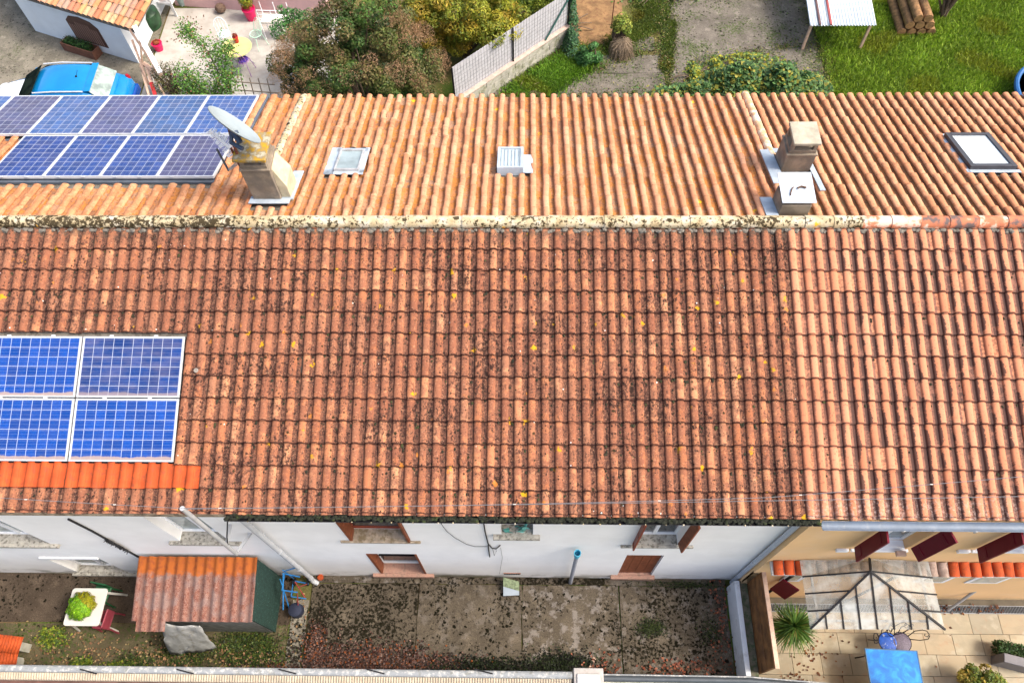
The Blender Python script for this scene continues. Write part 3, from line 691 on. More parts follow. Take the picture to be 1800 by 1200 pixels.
def leaf_shutter(x, y0, y1, z0, z1, parent, mat, th=.03):
    m = MB(); m.box(x - th / 2, x + th / 2, min(y0, y1), max(y0, y1), z0, z1)
    for zz in (z0 + .15, (z0 + z1) / 2, z1 - .15): m.box(x - th / 2 - .008, x + th / 2 + .008, min(y0, y1) + .02, max(y0, y1) - .02, zz - .03, zz + .03)
    return sub(m, 'shutter', mat, parent, bevel=.003)
w = window('mid', OPM[0], frame=REDBROWN, sill=(-3.30, -1.88, .07), sillm=DIRTYSILL, mull=0, depth=.26, sillout=.04)
leaf_shutter(-3.10, -.02, .20, 3.01, 4.70, w, BROWN, .05); leaf_shutter(-2.08, -.04, .18, 3.01, 4.70, w, BROWN, .04)
m = MB(); m.tube([(-3.08, .17, 3.30), (-2.10, .17, 3.30)], .008); m.tube([(-3.08, .17, 3.75), (-2.10, .17, 3.75)], .008); sub(m, 'safety_bar', REDBROWN, w)
w = window('mid', OPM[1], frame=WHITEPAINT, sill=(-3.20, -1.93, .12), sillm=PINKSTONE, mull=0, depth=.26, sillout=.07)
leaf_shutter(-3.01, -.01, .20, .31, 1.98, w, BROWN, .05); leaf_shutter(-2.10, -.01, .18, .31, 1.98, w, BROWN, .04)
m = MB(); m.box(-2.98, -2.12, .20, .24, .95, 1.0); m.box(-2.98, -2.12, .20, .24, 1.45, 1.5); sub(m, 'window_rail', DARKMETAL, w)
w = window('mid', OPM[2], frame=GREYMETAL, sill=(-.58, .22, .09), sillm=STONE, mull=0, depth=.22, sillout=.09)
o = window('mid', OPM[3], frame=WHITEPAINT, sill=(1.66, 2.94, .07), sillm=STONE, mull=1, depth=.24, sillout=.05)
leaf_shutter(1.87, -.12, .0, 2.90, 4.5, o, REDBROWN, .03)
m = MB(); m.obox((2.69, -.07, 3.72), (.25, -1, 0), (1, .25, 0), (0, 0, 1), .085, .016, .80); sub(m, 'shutter', BROWN, o)
w = window('mid', OPM[4], frame=REDBROWN, sill=(1.72, 2.62, .12), sillm=PINKSTONE, mull=0, depth=.24, sillout=.08)
for i in range(8):
    xx = 1.87 + i * .0845; m = MB(); m.box(xx + .002, xx + .0825, .045 + .004 * (i % 2), .07, .37, 2.06); sub(m, 'shutter_board', BROWN, w)
for (op, xs) in ((OPR[0], ((5.42, -.3), (6.34, 1))), (OPR[1], ((7.42, -.3), (8.34, 1)))):
    w = window('right', op, y=YY, frame=WHITEPAINT, sill=(op[0] - .05, op[1] + .05, .06), sillm=WHITEPAINT, glass=GLASSGREY, mull=1, depth=.2, sillout=.05)
    for (sx, sg) in xs:
        m = MB(); L = .24; ang = R(72); d = Vector((sg * math.cos(ang), -math.sin(ang), 0)).normalized(); c = Vector((sx, YY - .02, (op[2] + op[3]) / 2 + .12)) + d * L / 2
        m.obox(c, d, (-d.y, d.x, 0), (0, 0, 1), L / 2, .017, (op[3] - op[2]) / 2 - .02)
        for zz in (-.4, .4): m.obox(c + Vector((0, 0, zz)), d, (-d.y, d.x, 0), (0, 0, 1), L / 2 - .04, .026, .04)
        sub(m, 'shutter', MAROON, w, bevel=.004)
for xx in (5.17, 7.18):
    m = MB(); m.box(xx, xx + .20, YY - .05, YY - .001, 3.46, 3.55); hb(m, 'shutter_stop', WHITEPAINT, 'right', bevel=.008)  # white shutter stop at the end of the sill
m = MB(); m.box(6.12, 6.27, YY - .13, YY - .052, 3.55, 3.62); tag(m.build('wooden_block', PALEWOOD), 'small reddish wooden block on the white sill of the apricot house', 'block')
# low openings of the apricot house, seen through and beside the tiled canopy
for (a, b) in ((7.55, 8.15), (8.55, 9.2), (4.95, 5.35)):
    m = MB(); m.box(a, b, YY - .02, YY - .001, .95, 1.65) ; w = hb(m, 'window_surround', WHITEPAINT, 'right', bevel=.004)
    m = MB(); m.quad((a + .08, YY - .023, 1.03), (b - .08, YY - .023, 1.03), (b - .08, YY - .023, 1.57), (a + .08, YY - .023, 1.57)); o = m.build('pane', GLASSGREY, w)
m = MB(); m.obox((5.02, YY - .18, 1.0), (.8, -.6, 0), (.6, .8, 0), (0, 0, 1), .17, .016, .45); hb(m, 'shutter', MAROON, 'right', bevel=.004)
# vent grille
m = MB(); m.box(-.48, -.13, -.014, -.001, .36, .47); g = hb(m, 'vent', PINKSTONE, 'mid')
m = MB()
for i in range(7): m.box(-.47 + i * .048, -.44 + i * .048, -.022, -.0145, .375, .455)
m.build('vent_slat', DARKMETAL, g)

# tiled canopy over the ground floor of the apricot house
cy0 = YY - .001; cz = 2.62
m = MB(); m.box(4.34, 13.2, YY - .24, cy0, cz - .12, cz - .05); can = hb(m, 'canopy_ledge', plain('white_mortar_ledge', (.60, .58, .54), .9, var=.15, sc=6, dirt=(.30, .26, .2), dthr=(.5, .65), bump=.4), 'right', bevel=.01)
def bigtile():
    V, F = tile_arrays(.24, .01, .0, .02, arc_prof(.092, .075, 8), .06); return V, F
BV, BF = bigtile()
OG = plain('dusty_clay', (.36, .27, .22), .95, var=.3, sc=6, dirt=(.20, .14, .11), dthr=(.5, .65), bump=.3)
bm1 = np_mesh('canopy_tile', BV, BF, True); bm1.materials.append(ORANGE); bm2 = np_mesh('canopy_tile', BV, BF, True); bm2.materials.append(OG)
MC = Matrix(((1, 0, 0, 0), (0, math.cos(R(14)), -math.sin(R(14)), YY - .005), (0, math.sin(R(14)), math.cos(R(14)), cz - .0), (0, 0, 0, 1)))
for i in range(44):
    xx = 4.46 + .192 * i
    link('canopy_tile', bm2 if 5.0 < xx < 7.35 else bm1, None, can, MC @ Matrix.Translation((xx, random.gauss(0, .004), 0)) @ Matrix.Rotation(random.gauss(0, .02), 4, 'Z'))

# chimneys -----------------------------------------------------------------------------------
def zr_back(y): return RZ - (y - RY) / CA * SA
CHM = plain('chimney_render', (.21, .17, .125), .95, var=.3, sc=4, dirt=(.14, .12, .10), dsc=3, dthr=(.45, .62), bump=.4)
CHM_LIT = plain('sunlit_chimney_render', (.44, .39, .27), .95, var=.15, sc=5, dirt=(.35, .30, .2), dthr=(.5, .7), bump=.35)  # paler copy of the chimney render: sunlight on the right side put into colour
n = NT('yellow_lichen_slab'); c = n.ramp(n.noise(n.P, 7, 6, .65), [(.38, (.36, .34, .26)), (.47, (.21, .175, .11)), (.55, (.33, .20, .03)), (.66, (.40, .25, .02))]); n.bump(n.noise(n.P, 30, 6), .5, .01); LICH = n.done(c, .95, 0, .1)
def chimney(k, x0, x1, y0, y1, ztop, dy=0, body=CHM, capm=LICH, cap=(.06, .05), lift=.12, hollow=True):
    zb = min(zr_back(y0), zr_back(y1)) - .1
    m = MB(); m.box(x0, x1, y0, y1, zb, ztop - lift - .12); c = hb(m, 'chimney', body, k, bevel=.012)
    m = MB(); m.box(x0 + .02, x1 - .02, y0 + .02, y1 - .02, ztop - lift - .119, ztop - lift - .02)
    m.box(x0 - .015, x1 + .015, y0 - .015, y1 + .015, ztop - lift - .13, ztop - lift - .09); m.build('collar', body, c, bevel=.01)
    for (a, b) in ((x0 + .03, y0 + .03), (x1 - .09, y0 + .03), (x0 + .03, y1 - .09), (x1 - .09, y1 - .09), ):
        m = MB(); m.box(a, a + .06, b, b + .06, ztop - lift - .02, ztop - .002); m.build('cap_leg', body, c)
    m = MB(); m.box(x0 - cap[0], x1 + cap[0], y0 - cap[1], y1 + cap[1], ztop, ztop + .06); m.build('cap', capm, c, bevel=.012)
    return c
def flashing(k, x0, x1, s0, s1, parent, mat=LEAD, h=.098):
    m = MB(); m.obox(MBK @ Vector((-(x0 + x1) / 2, -(s0 + s1) / 2, h)), (1, 0, 0), (0, CA, -SA), (0, SA, CA), (x1 - x0) / 2, (s1 - s0) / 2, .010)
    return m.build('flashing', mat, parent, bevel=.004)
cA = chimney('mid', -4.60, -4.13, 4.80, 5.30, 7.42, cap=(.03, .05)); flashing('mid', -4.66, -3.98, .42, .62, cA); flashing('mid', -4.12, -3.94, .55, 1.42, cA)
m = MB(); m.box(-4.129, -3.98, 4.86, 5.30, 5.9, 6.75); m.add([(-4.129, 4.86, 6.75), (-3.98, 4.86, 6.75), (-3.98, 5.30, 6.75), (-4.129, 5.30, 6.75), (-4.129, 4.90, 7.12), (-4.129, 5.28, 7.12)], [(1, 2, 5, 4), (0, 1, 4), (2, 3, 5)])
m.build('buttress', CHM_LIT, cA, bevel=.01)
cB = chimney('right', 4.38, 4.88, 5.66, 6.10, 6.83, capm=plain('pale_slab', (.34, .31, .24), .95, var=.2, sc=6, dirt=(.34, .30, .22), dthr=(.5, .65), bump=.3), cap=(-.02, .03), lift=.14)
flashing('right', 4.16, 4.37, 1.02, 2.12, cB); flashing('right', 4.30, 4.98, 2.02, 2.16, cB); flashing('right', 4.885, 4.98, .80, 1.95, cB)
m = MB(); zb = 6.2; m.box(4.04, 4.52, 4.42, 4.84, zb, 6.78); cC = hb(m, 'chimney', CHM, 'right', bevel=.012)
m = MB(); m.obox((4.30, 4.72, 6.865), (1, 0, 0), (0, 1, .06), (0, -.06, 1), .27, .30, .006); o = m.build('cover_sheet', plain('white_sheet_metal', (.40, .45, .50), .4, .2, .5, var=.08, dirt=(.5, .55, .6), dthr=(.55, .7), bump=.03), cC)
m = MB(); m.tube([(4.17, 4.55, 6.88), (4.18, 4.60, 6.885), (4.21, 4.68, 6.89), (4.24, 4.71, 6.89)], .010, 6); m.tube([(4.30, 4.69, 6.89), (4.36, 4.72, 6.895), (4.44, 4.70, 6.89)], .016, 6); m.build('rusty_debris', plain('rusty_scrap', (.11, .06, .035), .9, var=.4, sc=25), o)
flashing('right', 3.84, 4.04, .10, .62, cC, LEAD, .08)

# skylights ------------------------------------------------------------------------------------
def skylight(k, x0, x1, s0, s1, frame, pane, fl, hgt=.12, fw=.05):
    w = empty('skylight', (0, 0, 0), parent=H[k]); w.matrix_basis = INV[k]
    def P(x, s, h): return MBK @ Vector((-x, -s, h))
    def slab(xa, xb, sa, sb, h0, h1):
        m = MB(); vs = [P(x, s, h) for h in (h0, h1) for s in (sa, sb) for x in (xa, xb)]
        m.add(vs, [(0, 1, 3, 2), (4, 6, 7, 5), (0, 4, 5, 1), (2, 3, 7, 6), (0, 2, 6, 4), (1, 5, 7, 3)]); return m
    for (xa, xb, sa, sb) in fl: slab(xa, xb, sa, sb, .06, .078).build('flashing', LEAD, w, bevel=.004)
    m = MB()
    for (xa, xb, sa, sb) in ((x0, x0 + fw, s0, s1), (x1 - fw, x1, s0, s1), (x0 + fw, x1 - fw, s0, s0 + fw), (x0 + fw, x1 - fw, s1 - fw, s1)):
        q = slab(xa, xb, sa, sb, -.0, hgt); m.add(q.v, q.f)
    m.build('frame', frame, w, bevel=.005)
    m = slab(x0 + fw, x1 - fw, s0 + fw, s1 - fw, .02, hgt - .025); m.build('pane', pane, w)
    return w, P
w, P = skylight('mid', -3.42, -2.98, 1.44, 2.12, GREYMETAL, GLASSGREY, [(-3.60, -2.90, 1.36, 1.50), (-3.60, -3.42, 1.36, 2.26), (-2.98, -2.90, 1.40, 2.26), (-3.50, -2.93, 2.12, 2.24)], .13, .03)
w, P = skylight('mid', -.55, -.09, 1.42, 2.12, LEAD, GLASSPALE, [(-.09, .08, 1.40, 2.00)], .17, .055)
m = MB()
for i in range(6): xx = -.48 + i * .062; m.tube([P(xx, 1.50, .148), P(xx, 2.04, .148)], .014, 6)
m.build('corrugation', plain('translucent_fluting', (.27, .34, .38), .3, 0, .5, bump=0), w, smooth=True)
SKYG = plain('sky_bright_glass', (.50, .56, .60), .06, 0, 1.0, var=.1, sc=1.5, bump=0)
w, P = skylight('right', 7.64, 8.44, 1.48, 2.64, plain('slate_grey_frame', (.055, .055, .065), .4, .3, .5, bump=0), SKYG, [(7.60, 8.50, 1.40, 1.48), (7.58, 7.64, 1.40, 2.70), (7.6, 8.5, 2.64, 2.72)], .15, .085)
# ventilation disc on the front slope
m = MB(); m.lathe((0, 0, 0), [(.02, 0), (.02, .01), (.036, .014), (.036, .022), (.02, .024), (.018, .012), (.001, .012)], 16)
o = m.build('roof_vent', plain('pale_vent', (.25, .22, .19), .8), ROOF['left'], smooth=True, M=MF @ Matrix.Translation((-5.18, -2.45, .055)))

# solar panels ---------------------------------------------------------------------------------
def panel(name, label, group, M, lx, ly, mat, fw=.022, hgt=.035):
    o = empty(name, (0, 0, 0), 0, label, 'solar panel', group); o.matrix_world = M; o.matrix_basis = M
    m = MB()
    for b in ((0, lx, 0, fw), (0, lx, ly - fw, ly), (0, fw, fw, ly - fw), (lx - fw, lx, fw, ly - fw)): m.box(b[0], b[1], b[2], b[3], 0, hgt)
    m.build('frame', ALU, o, bevel=.002)
    m = MB(); m.box(fw, lx - fw, fw, ly - fw, .004, hgt - .006); m.build('laminate', mat, o)
    for f in (.28, .72): m = MB(); m.box(lx * f - .03, lx * f + .03, ly - .012, ly + .022, hgt - .004, hgt + .006); m.build('clamp', ALU, o)
    return o
SOLF = mat_solar('front_solar_cells', 10, 6, (.004, .040, .20), 0.0, .85, 1.61, .965)
names = {(0, 0): 'front slope solar panel with a hazy streak, upper row at the right end', (0, 1): 'front slope solar panel in the lower row, right end, above the orange tiles',
         (1, 0): 'front slope solar panel in the upper row, left of the hazy one', (1, 1): 'front slope solar panel in the lower row, second from its right end',
         (2, 0): 'front slope solar panel cut off by the left edge, upper row', (2, 1): 'front slope solar panel cut off by the left edge, lower row'}
SOLFH = mat_solar('hazy_front_solar_cells', 10, 6, (.008, .030, .125), 0.16, .5, 1.61, .965)
for (i, j), lb in names.items():
    x1 = -5.41 - i * 1.64; s1 = (2.88 if j == 0 else 3.865)
    panel('solar_panel', lb, 'solar panels on the front slope', MF @ Matrix.Translation((x1 - 1.61, -s1, .045)), 1.61, .965, SOLFH if (i, j) == (0, 0) else SOLF)
m = MB(); a, b, c, d = FRONT_PANELS
m.obox(MF @ Vector(((a + b) / 2, -(c + d) / 2, .012)), (1, 0, 0), (0, CA, SA), (0, -SA, CA), (b - a) / 2, (d - c) / 2 - .01, .006); o = hb(m, 'panel_tray', DARKMETAL, 'left')
blues = [(.026, .070, .19), (.045, .050, .11), (.010, .036, .15), (.018, .060, .19), (.042, .050, .12), (.022, .065, .17), (.008, .030, .14), (.040, .043, .10)]
for r_, (s0, cols) in enumerate(((2.68, [(-5.46 - 1.003 * i) for i in range(7)]), (1.20, [(-5.47 - 1.003 * i) for i in range(4)]))):
    ly = 1.56 if r_ == 0 else 1.43
    for i, x1 in enumerate(cols):
        b = blues[[3, 5, 4, 0, 1, 0, 2][i] if r_ == 0 else [7, 2, 2, 6][i]]
        mt = mat_solar('rear_solar_cells', 6, 9, b, .18 if r_ == 0 else .09, 0, 1.0, ly)
        row = 'upper' if r_ == 0 else 'lower'; ordn = ['right end', 'second from the right', 'third from the right', 'fourth from the right', 'fifth from the right', 'sixth from the right', 'seventh, beyond the left edge'][i]
        # back slope, local x runs towards -X, local y up the slope
        panel('solar_panel', '%s panel in the %s row of the back slope%s' % (('purple grey' if b[2] < .13 else 'blue'), row, ', ' + ordn) + (', behind the aerial' if (r_, i) == (1, 0) else ''), 'solar panels on the back slope', MBK @ Matrix.Translation((-x1, -(s0 + ly), .085)), 1.0, ly, mt, .024, .05)
m = MB()
m.obox(MBK @ Vector((8.9, -3.5, .012)), (1, 0, 0), (0, CA, -SA), (0, SA, CA), 3.48, .86, .006); m.obox(MBK @ Vector((7.39, -1.92, .012)), (1, 0, 0), (0, CA, -SA), (0, SA, CA), 1.95, .74, .006)
m.obox(MBK @ Vector((5.37, -3.5, .03)), (1, 0, 0), (0, CA, -SA), (0, SA, CA), .07, .86, .02); m.obox(MBK @ Vector((7.42, -1.20, .03)), (1, 0, 0), (0, CA, -SA), (0, SA, CA), 1.98, .05, .02)
hb(m, 'panel_tray', plain('dark_grey_tray', (.10, .12, .15), .6, .2, .4, bump=0), 'left')

# dish and aerial on the chimney ------------------------------------------------------------------
dc = Vector(at_y(413, 219, 4.95)); dn = (RT * .62 + UPV * .76).normalized() * .965 - FW * .26; dn.normalize()
ax = (RT * .77 - UPV * .64); ax = (ax - dn * ax.dot(dn)).normalized(); ay = dn.cross(ax)
dish = empty('satellite_dish', tuple(dc), 0, 'pale grey satellite dish on a rusty bracket beside the yellow lichened chimney', 'satellite dish')
m = MB(); K = 28; rings = [0, .15, .28, .38, .425, .44]
for side in (0, 1):
    b = len(m.v)
    for r_ in rings:
        for i in range(K):
            t = 2 * math.pi * i / K; p = ax * math.cos(t) * r_ + ay * math.sin(t) * r_ * .92 + dn * (r_ * r_ * .42 - .08 - side * .008); m.v.append(tuple(p))
    for j in range(len(rings) - 1):
        for i in range(K):
            q = (b + j * K + i, b + j * K + (i + 1) % K, b + (j + 1) * K + (i + 1) % K, b + (j + 1) * K + i); m.f.append(q if side == 0 else q[::-1])
m.build('reflector', plain('dish_grey', (.25, .295, .32), .45, 0, .4, var=.05, bump=0), dish, smooth=True)
m = MB(); e = -ay if (ay.z > 0) else ay
m.tube([ax * .02 - dn * .12, ax * .10 - dn * .26, ax * .30 - dn * .22], .035, 8); m.tube([ax * .05 - dn * .10, ax * .22 - dn * .17], [.06, .04], 8); m.build('arm', plain('blue_black', (.03, .05, .09), .5), dish)
top = Vector((-4.62, 4.93, 7.0)) - dc
m = MB(); m.tube([(-dn * .10 - ax * .06), (-dn * .16 - ax * .02 + Vector((0, 0, -.16))), top], .024, 8); m.tube([top + Vector((0, 0, -.5)), top + Vector((-.02, 0, .55))], .02, 8); m.build('bracket', plain('rust', (.16, .05, .03), .9, var=.3, sc=20), dish)
aer = empty('aerial', (-4.68, 4.93, 6.6), 0, 'white comb shaped television aerial left of the lichened chimney, over the solar panels', 'aerial')
b0 = Vector(at_y(416, 272, 4.95)) - Vector(aer.location); b1 = Vector(at_y(368, 229, 5.1)) - Vector(aer.location)
m = MB(); m.bar(b0, b1, .034); d = (b1 - b0); side = d.cross(FW).normalized()
m.build('boom', WHITEPAINT, aer)
m = MB()
for i in range(20):
    p = b0 + d * (i / 19.5); L = .135 - .075 * i / 20
    for sgn in (-1, 1): m.bar(p, p + side * sgn * L + Vector((0, 0, random.uniform(-.02, .05))), .012)
m.build('element', WHITEPAINT, aer)
r0 = Vector(at_y(381, 262, 5.0)) - Vector(aer.location); r1 = Vector(at_y(402, 300, 4.95)) - Vector(aer.location)
m = MB(); m.bar(r0, r1, .035, .02); m.build('reflector_bar', plain('slate_bar', (.06, .08, .10), .5), aer)
m = MB(); r2 = Vector(at_y(430, 283, 4.93)) - Vector(aer.location)
for t in (0, .35, .7): m.bar(r1 + Vector((0, 0, .04 * t)), r2 + Vector((0, .02, .12 * t)), .012)
m.bar(b0, r2, .02); m.bar(r2 + Vector((0, 0, .25)), r2 + Vector((0, 0, -.35)), .03); m.build('mount', GREYMETAL, aer)

# pipes, bracket and cables on the street wall --------------------------------------------------------
m = MB(); xp = -4.50; m.tube([(xp, -.10, 5.05), (xp, -.10, .25)], .048, 12); o = hb(m, 'downpipe', PVC, 'mid', smooth=True)
m = MB()
for zz in (2.5, 1.1): m.tube([(xp, -.10, zz), (xp, -.10, zz + .05)], .056, 12)
m.tube([(xp, -.06, 3.6), (xp, -.10, 3.6)], .05, 10); m.tube([(xp, -.10, .27), (xp, -.12, .08), (xp + .10, -.16, -.0)], .055, 12); m.build('collar', PVC, o, smooth=True)
m = MB(); xp2 = XB - .10; m.tube([(xp2 + .0, -.07, 5.05), (xp2, -.07, .05)], .045, 12); o = hb(m, 'downpipe', plain('glossy_white_pipe', (.46, .50, .56), .4, 0, .4, var=.05, bump=0), 'right', smooth=True)
m = MB(); m.tube([(xp2, -.07, 1.9), (xp2, -.07, 1.95)], .053, 12); m.tube([(xp2, -.07, .3), (xp2 + .02, -.16, -.0)], .05, 12); m.build('collar', PVC, o, smooth=True)
vp = empty('vent_pipe', (.90, -.12, 0), 0, 'grey standpipe with a turquoise open top against the white wall', 'pipe')
m = MB(); m.tube([(0.01, .02, -.0), (0, .0, 1.2), (0, 0, 2.45)], .040, 12); m.build('pipe', PVCGREY, vp, smooth=True)
m = MB(); m.lathe((0, 0, 2.42), [(.044, 0), (.05, .05), (.062, .16), (.064, .30), (.055, .30), (.04, .12)], 14); m.build('funnel', BLUEPIPE, vp, smooth=True)
bk = empty('bracket_pole', (-4.93, -.35, 3.4), 0, 'grey steel cable bracket pole standing off the wall above the corrugated shed', 'pole')
pt = Vector(at_y(320, 893, -.35)); pb = Vector(at_y(416, 973, -.35)); L0 = Vector(bk.location)
m = MB(); m.tube([pb - L0, pt - L0], .034, 10); m.build('pole', GREYMETAL, bk, smooth=True)
p2 = pb + (pt - pb) * .22
for q_, w_ in ((pb + Vector((0, 0, .03)), Vector((pb.x + .2, 0, pb.z + .05))), (p2, Vector((p2.x, 0, p2.z)))): m = MB(); m.bar(q_ - L0, w_ - L0, .05, .03); m.build('wall_arm', GREYMETAL, bk)
m = MB(); m.tube([p2 - L0 + Vector((.03, 0, .02)), p2 - L0 + Vector((.02, .12, .10)), p2 - L0 + Vector((.03, .33, .22))], .012, 6); m.build('cable_tail', WIRE, bk, smooth=True)
def sag(a, b, s, n=16):
    a, b = Vector(a), Vector(b); return [a.lerp(b, i / n) - Vector((0, 0, s * 4 * (i / n) * (1 - i / n))) for i in range(n + 1)]
lw = empty('overhead_wire', tuple(pt), 0, 'thin twisted overhead wire running along the eaves over the lowest tiles', 'wire')
m = MB(); A = Vector(at_z(-300, 855, 5.9)); B_ = Vector(at_z(2300, 790, 6.3)); mid_ = Vector(at_z(900, 884, 5.75))
p1 = [v - pt for v in sag(A, pt, .04)] + [v - pt for v in sag(pt, Vector(at_z(1350, 874, 5.8)), .10)][1:] + [v - pt for v in sag(Vector(at_z(1350, 874, 5.8)), B_, .08)][1:]
m.tube(p1, .0045, 5); m.build('strand', CABLEGREY, lw, smooth=True)
m = MB()
for i, pnt in enumerate(p1):
    if i % 4 == 1: m.tube([pnt + Vector((-.02, 0, .002)), pnt + Vector((.02, 0, .002))], .007, 6)
m.build('wire_tie', PLASTICW, lw)
m = MB(); m.tube([v - pt for v in sag(pt + Vector((.05, 0, -.03)), Vector(at_z(1800, 872, 5.5)), .03, 24)], .005, 5); m.build('strand', CABLEGREY, lw, smooth=True)
def wallpt(px, py, y=-.02): return Vector(at_y(px, py, y))
m = MB(); m.tube([wallpt(120, 912), wallpt(160, 932), wallpt(187, 947), wallpt(248, 981), wallpt(256, 979)], .019, 6)
fz = m.build('black_cable', WIRE, smooth=True)
fz2 = MB(); rr = random.Random(3)
for i in range(170):
    t = rr.random(); p = wallpt(187 + 38 * t, 947 + 21 * t, -.03); q = p + Vector((rr.uniform(-1, 1), -rr.random() * .5, rr.uniform(-1, 1))).normalized() * rr.uniform(.04, .075); fz2.bar(p, q, .010)
fz2.build('frayed_wrap', WIRE, fz); tag(fz, 'black cable with a bushy frayed stretch slanting down the white wall to the shed', 'cable')
m = MB(); m.tube([wallpt(850, 918), wallpt(853, 935), wallpt(858, 955), wallpt(865, 963), wallpt(872, 964), wallpt(879, 958)], .011, 6)
m.tube([wallpt(866, 964), wallpt(869, 976), wallpt(873, 967)], .004, 5); m.tube([wallpt(880, 962), wallpt(883, 980), wallpt(878, 1008)], .003, 5); m.tube([wallpt(858, 958), wallpt(861, 978)], .012, 5)
tag(m.build('black_cable', WIRE, smooth=True), 'black cable hanging from the mossy gutter and ending in loose ends on the white wall', 'cable')
m = MB(); m.tube([wallpt(773, 905, -.12), wallpt(774, 918, -.1), wallpt(785, 933), wallpt(800, 945), wallpt(820, 956), wallpt(835, 960), wallpt(856, 960)], .005, 5)
tag(m.build('thin_wire', WIRE, smooth=True), 'thin dark wire curving down the white wall between two windows', 'wire')
# turquoise sheeting in the small window
m = MB()
for q in range(9):
    a = Vector((random.uniform(-.42, .05), random.uniform(.0, .16), 3.52)); b = a + Vector((random.uniform(-.18, .18), random.uniform(-.06, .06), random.uniform(.1, .35))); c = b + Vector((random.uniform(.03, .12), random.uniform(-.05, .05), random.uniform(-.2, .1)))
    m.add([a, b, c, a + Vector((.06, .02, .02))], [(0, 1, 2, 3)])
tag(m.build('plastic_sheeting', plain('turquoise_plastic', (.12, .45, .40), .4, 0, .4, var=.3, sc=8, bump=0)), 'crumpled turquoise plastic sheeting stuffed in the small upper window', 'sheeting')

# front yard ---------------------------------------------------------------------------------------------
CONS = [mat_concrete('yard_concrete', (.112, .092, .067), 1.0, 3.0 * i, (.462, .55, .54, .50)[i], False, (.04, -.04, -.03, .0)[i], (.0, .12, .35, .2)[i]) for i in range(4)]
yard = empty('concrete_yard', (0, -1, 0)); yard['kind'] = 'structure'
def slab(x0, x1, y0, y1, mat, z0=0.0, h=.035, parent=None, name='slab'):
    m = MB(); cx, cy = (x0 + x1) / 2, (y0 + y1) / 2; r_ = random.Random(int(x0 * 91 + y0 * 7)); N = 8; ring = []
    for (a, b, c, d) in ((x0, y0, x1, y0), (x1, y0, x1, y1), (x1, y1, x0, y1), (x0, y1, x0, y0)):
        for i in range(N): t = i / N; ring.append((a + (c - a) * t + r_.gauss(0, .006), b + (d - b) * t + r_.gauss(0, .006)))
    k = len(ring); m.add([(x, y, z0 - .03) for x, y in ring] + [(x, y, z0 + h) for x, y in ring] + [(cx, cy, z0 + h)], [(i, (i + 1) % k, k + (i + 1) % k, k + i) for i in range(k)] + [(k + i, k + (i + 1) % k, 2 * k) for i in range(k)])
    o = m.build(name, mat); 
    if parent: o.parent = parent; o.matrix_basis = Matrix.Translation(-Vector(parent.location))
    return o
for i, (a, b, c, d) in enumerate(((-4.50, -2.26, -1.98, -.16), (-2.245, -.105, -1.98, -.16), (-.09, 1.90, -1.98, -.16), (1.92, 4.10, -1.98, -.16))): slab(a, b, c, d, CONS[i], h=.03 + .004 * (i % 2), parent=yard)
for i, (a, b) in enumerate(((-4.5, -2.6), (-2.59, -.45), (-.43, 1.6), (1.62, 4.12))): slab(a, b, -.148, -.006, CONS[(i + 2) % 4], h=.045, parent=yard)
slab(-4.86, -4.53, -1.98, -.5, mat_concrete('mossy_kerb_concrete', (.22, .20, .16), 1.0, 31, .50), h=.022, parent=yard)
DARKC = mat_concrete('dark_yard_concrete', (.085, .064, .046), 1.0, 17, .54); GRC = mat_concrete('mossy_yard_concrete', (.115, .095, .055), .9, 23, .50, True)
slab(-11.8, -8.05, -1.0, -.004, DARKC, h=.02, parent=yard); slab(-8.04, -4.89, -1.0, -.004, DARKC, h=.018, parent=yard); slab(-11.8, -7.4, -2.0, -1.01, GRC, h=.016, parent=yard); slab(-7.39, -4.89, -2.0, -1.01, GRC, h=.013, parent=yard)

def leaves(name, n, pos, nrm, size, cols, mat=leafM, parent=None, M=None, asp=.55, fold=.25, seed=1, stuff=True):
    """n leaf quads; pos (n,3); nrm (n,3) preferred normals; cols (n,3)"""
    rs = np.random.RandomState(seed); N = nrm + rs.normal(0, .6, (n, 3)); N /= np.linalg.norm(N, axis=1)[:, None] + 1e-9
    T = rs.normal(0, 1, (n, 3)); T -= N * (T * N).sum(1)[:, None]; T /= np.linalg.norm(T, axis=1)[:, None] + 1e-9; Bn = np.cross(N, T)
    s = (size * rs.uniform(.6, 1.3, n))[:, None]
    a = pos - T * s * .5; b = pos + Bn * s * asp * .5 - T * s * .05 + N * s * fold * .3; c = pos + T * s * .5; d = pos - Bn * s * asp * .5 - T * s * .05 + N * s * fold * .3
    V = np.stack([a, b, c, d], 1).reshape(-1, 3); F = np.arange(4 * n).reshape(n, 4)
    me = np_mesh(name, V, F, False, np.repeat(cols, 4, 0)); o = link(name, me, mat, parent, M)
    if stuff: o['kind'] = 'stuff'
    return o
def pick(rs, cols, n, var=.25, w=None):
    c = np.array(cols)[rs.choice(len(cols), n, p=w)]; return np.clip(c * rs.uniform(1 - var, 1 + var, (n, 1)), 0, 1)
def litter(name, label, cat, regions, size, cols, seed, z=.05):
    rs = np.random.RandomState(seed); P_ = []
    for (cx, cy, sx, sy, n_) in regions:
        p = np.stack([rs.normal(cx, sx, n_), rs.normal(cy, sy, n_), np.full(n_, 0.)], 1); p = p[(p[:, 1] > -1.97) & (p[:, 1] < -.02)]; P_.append(p)
    p = np.vstack(P_); p[:, 2] = z + rs.uniform(0, .025, len(p)); nr = np.tile([0, 0, 1.5], (len(p), 1))
    o = leaves(name, len(p), p, nr, size, pick(rs, cols, len(p), .35), seed=seed, asp=.75); tag(o, label, cat); return o
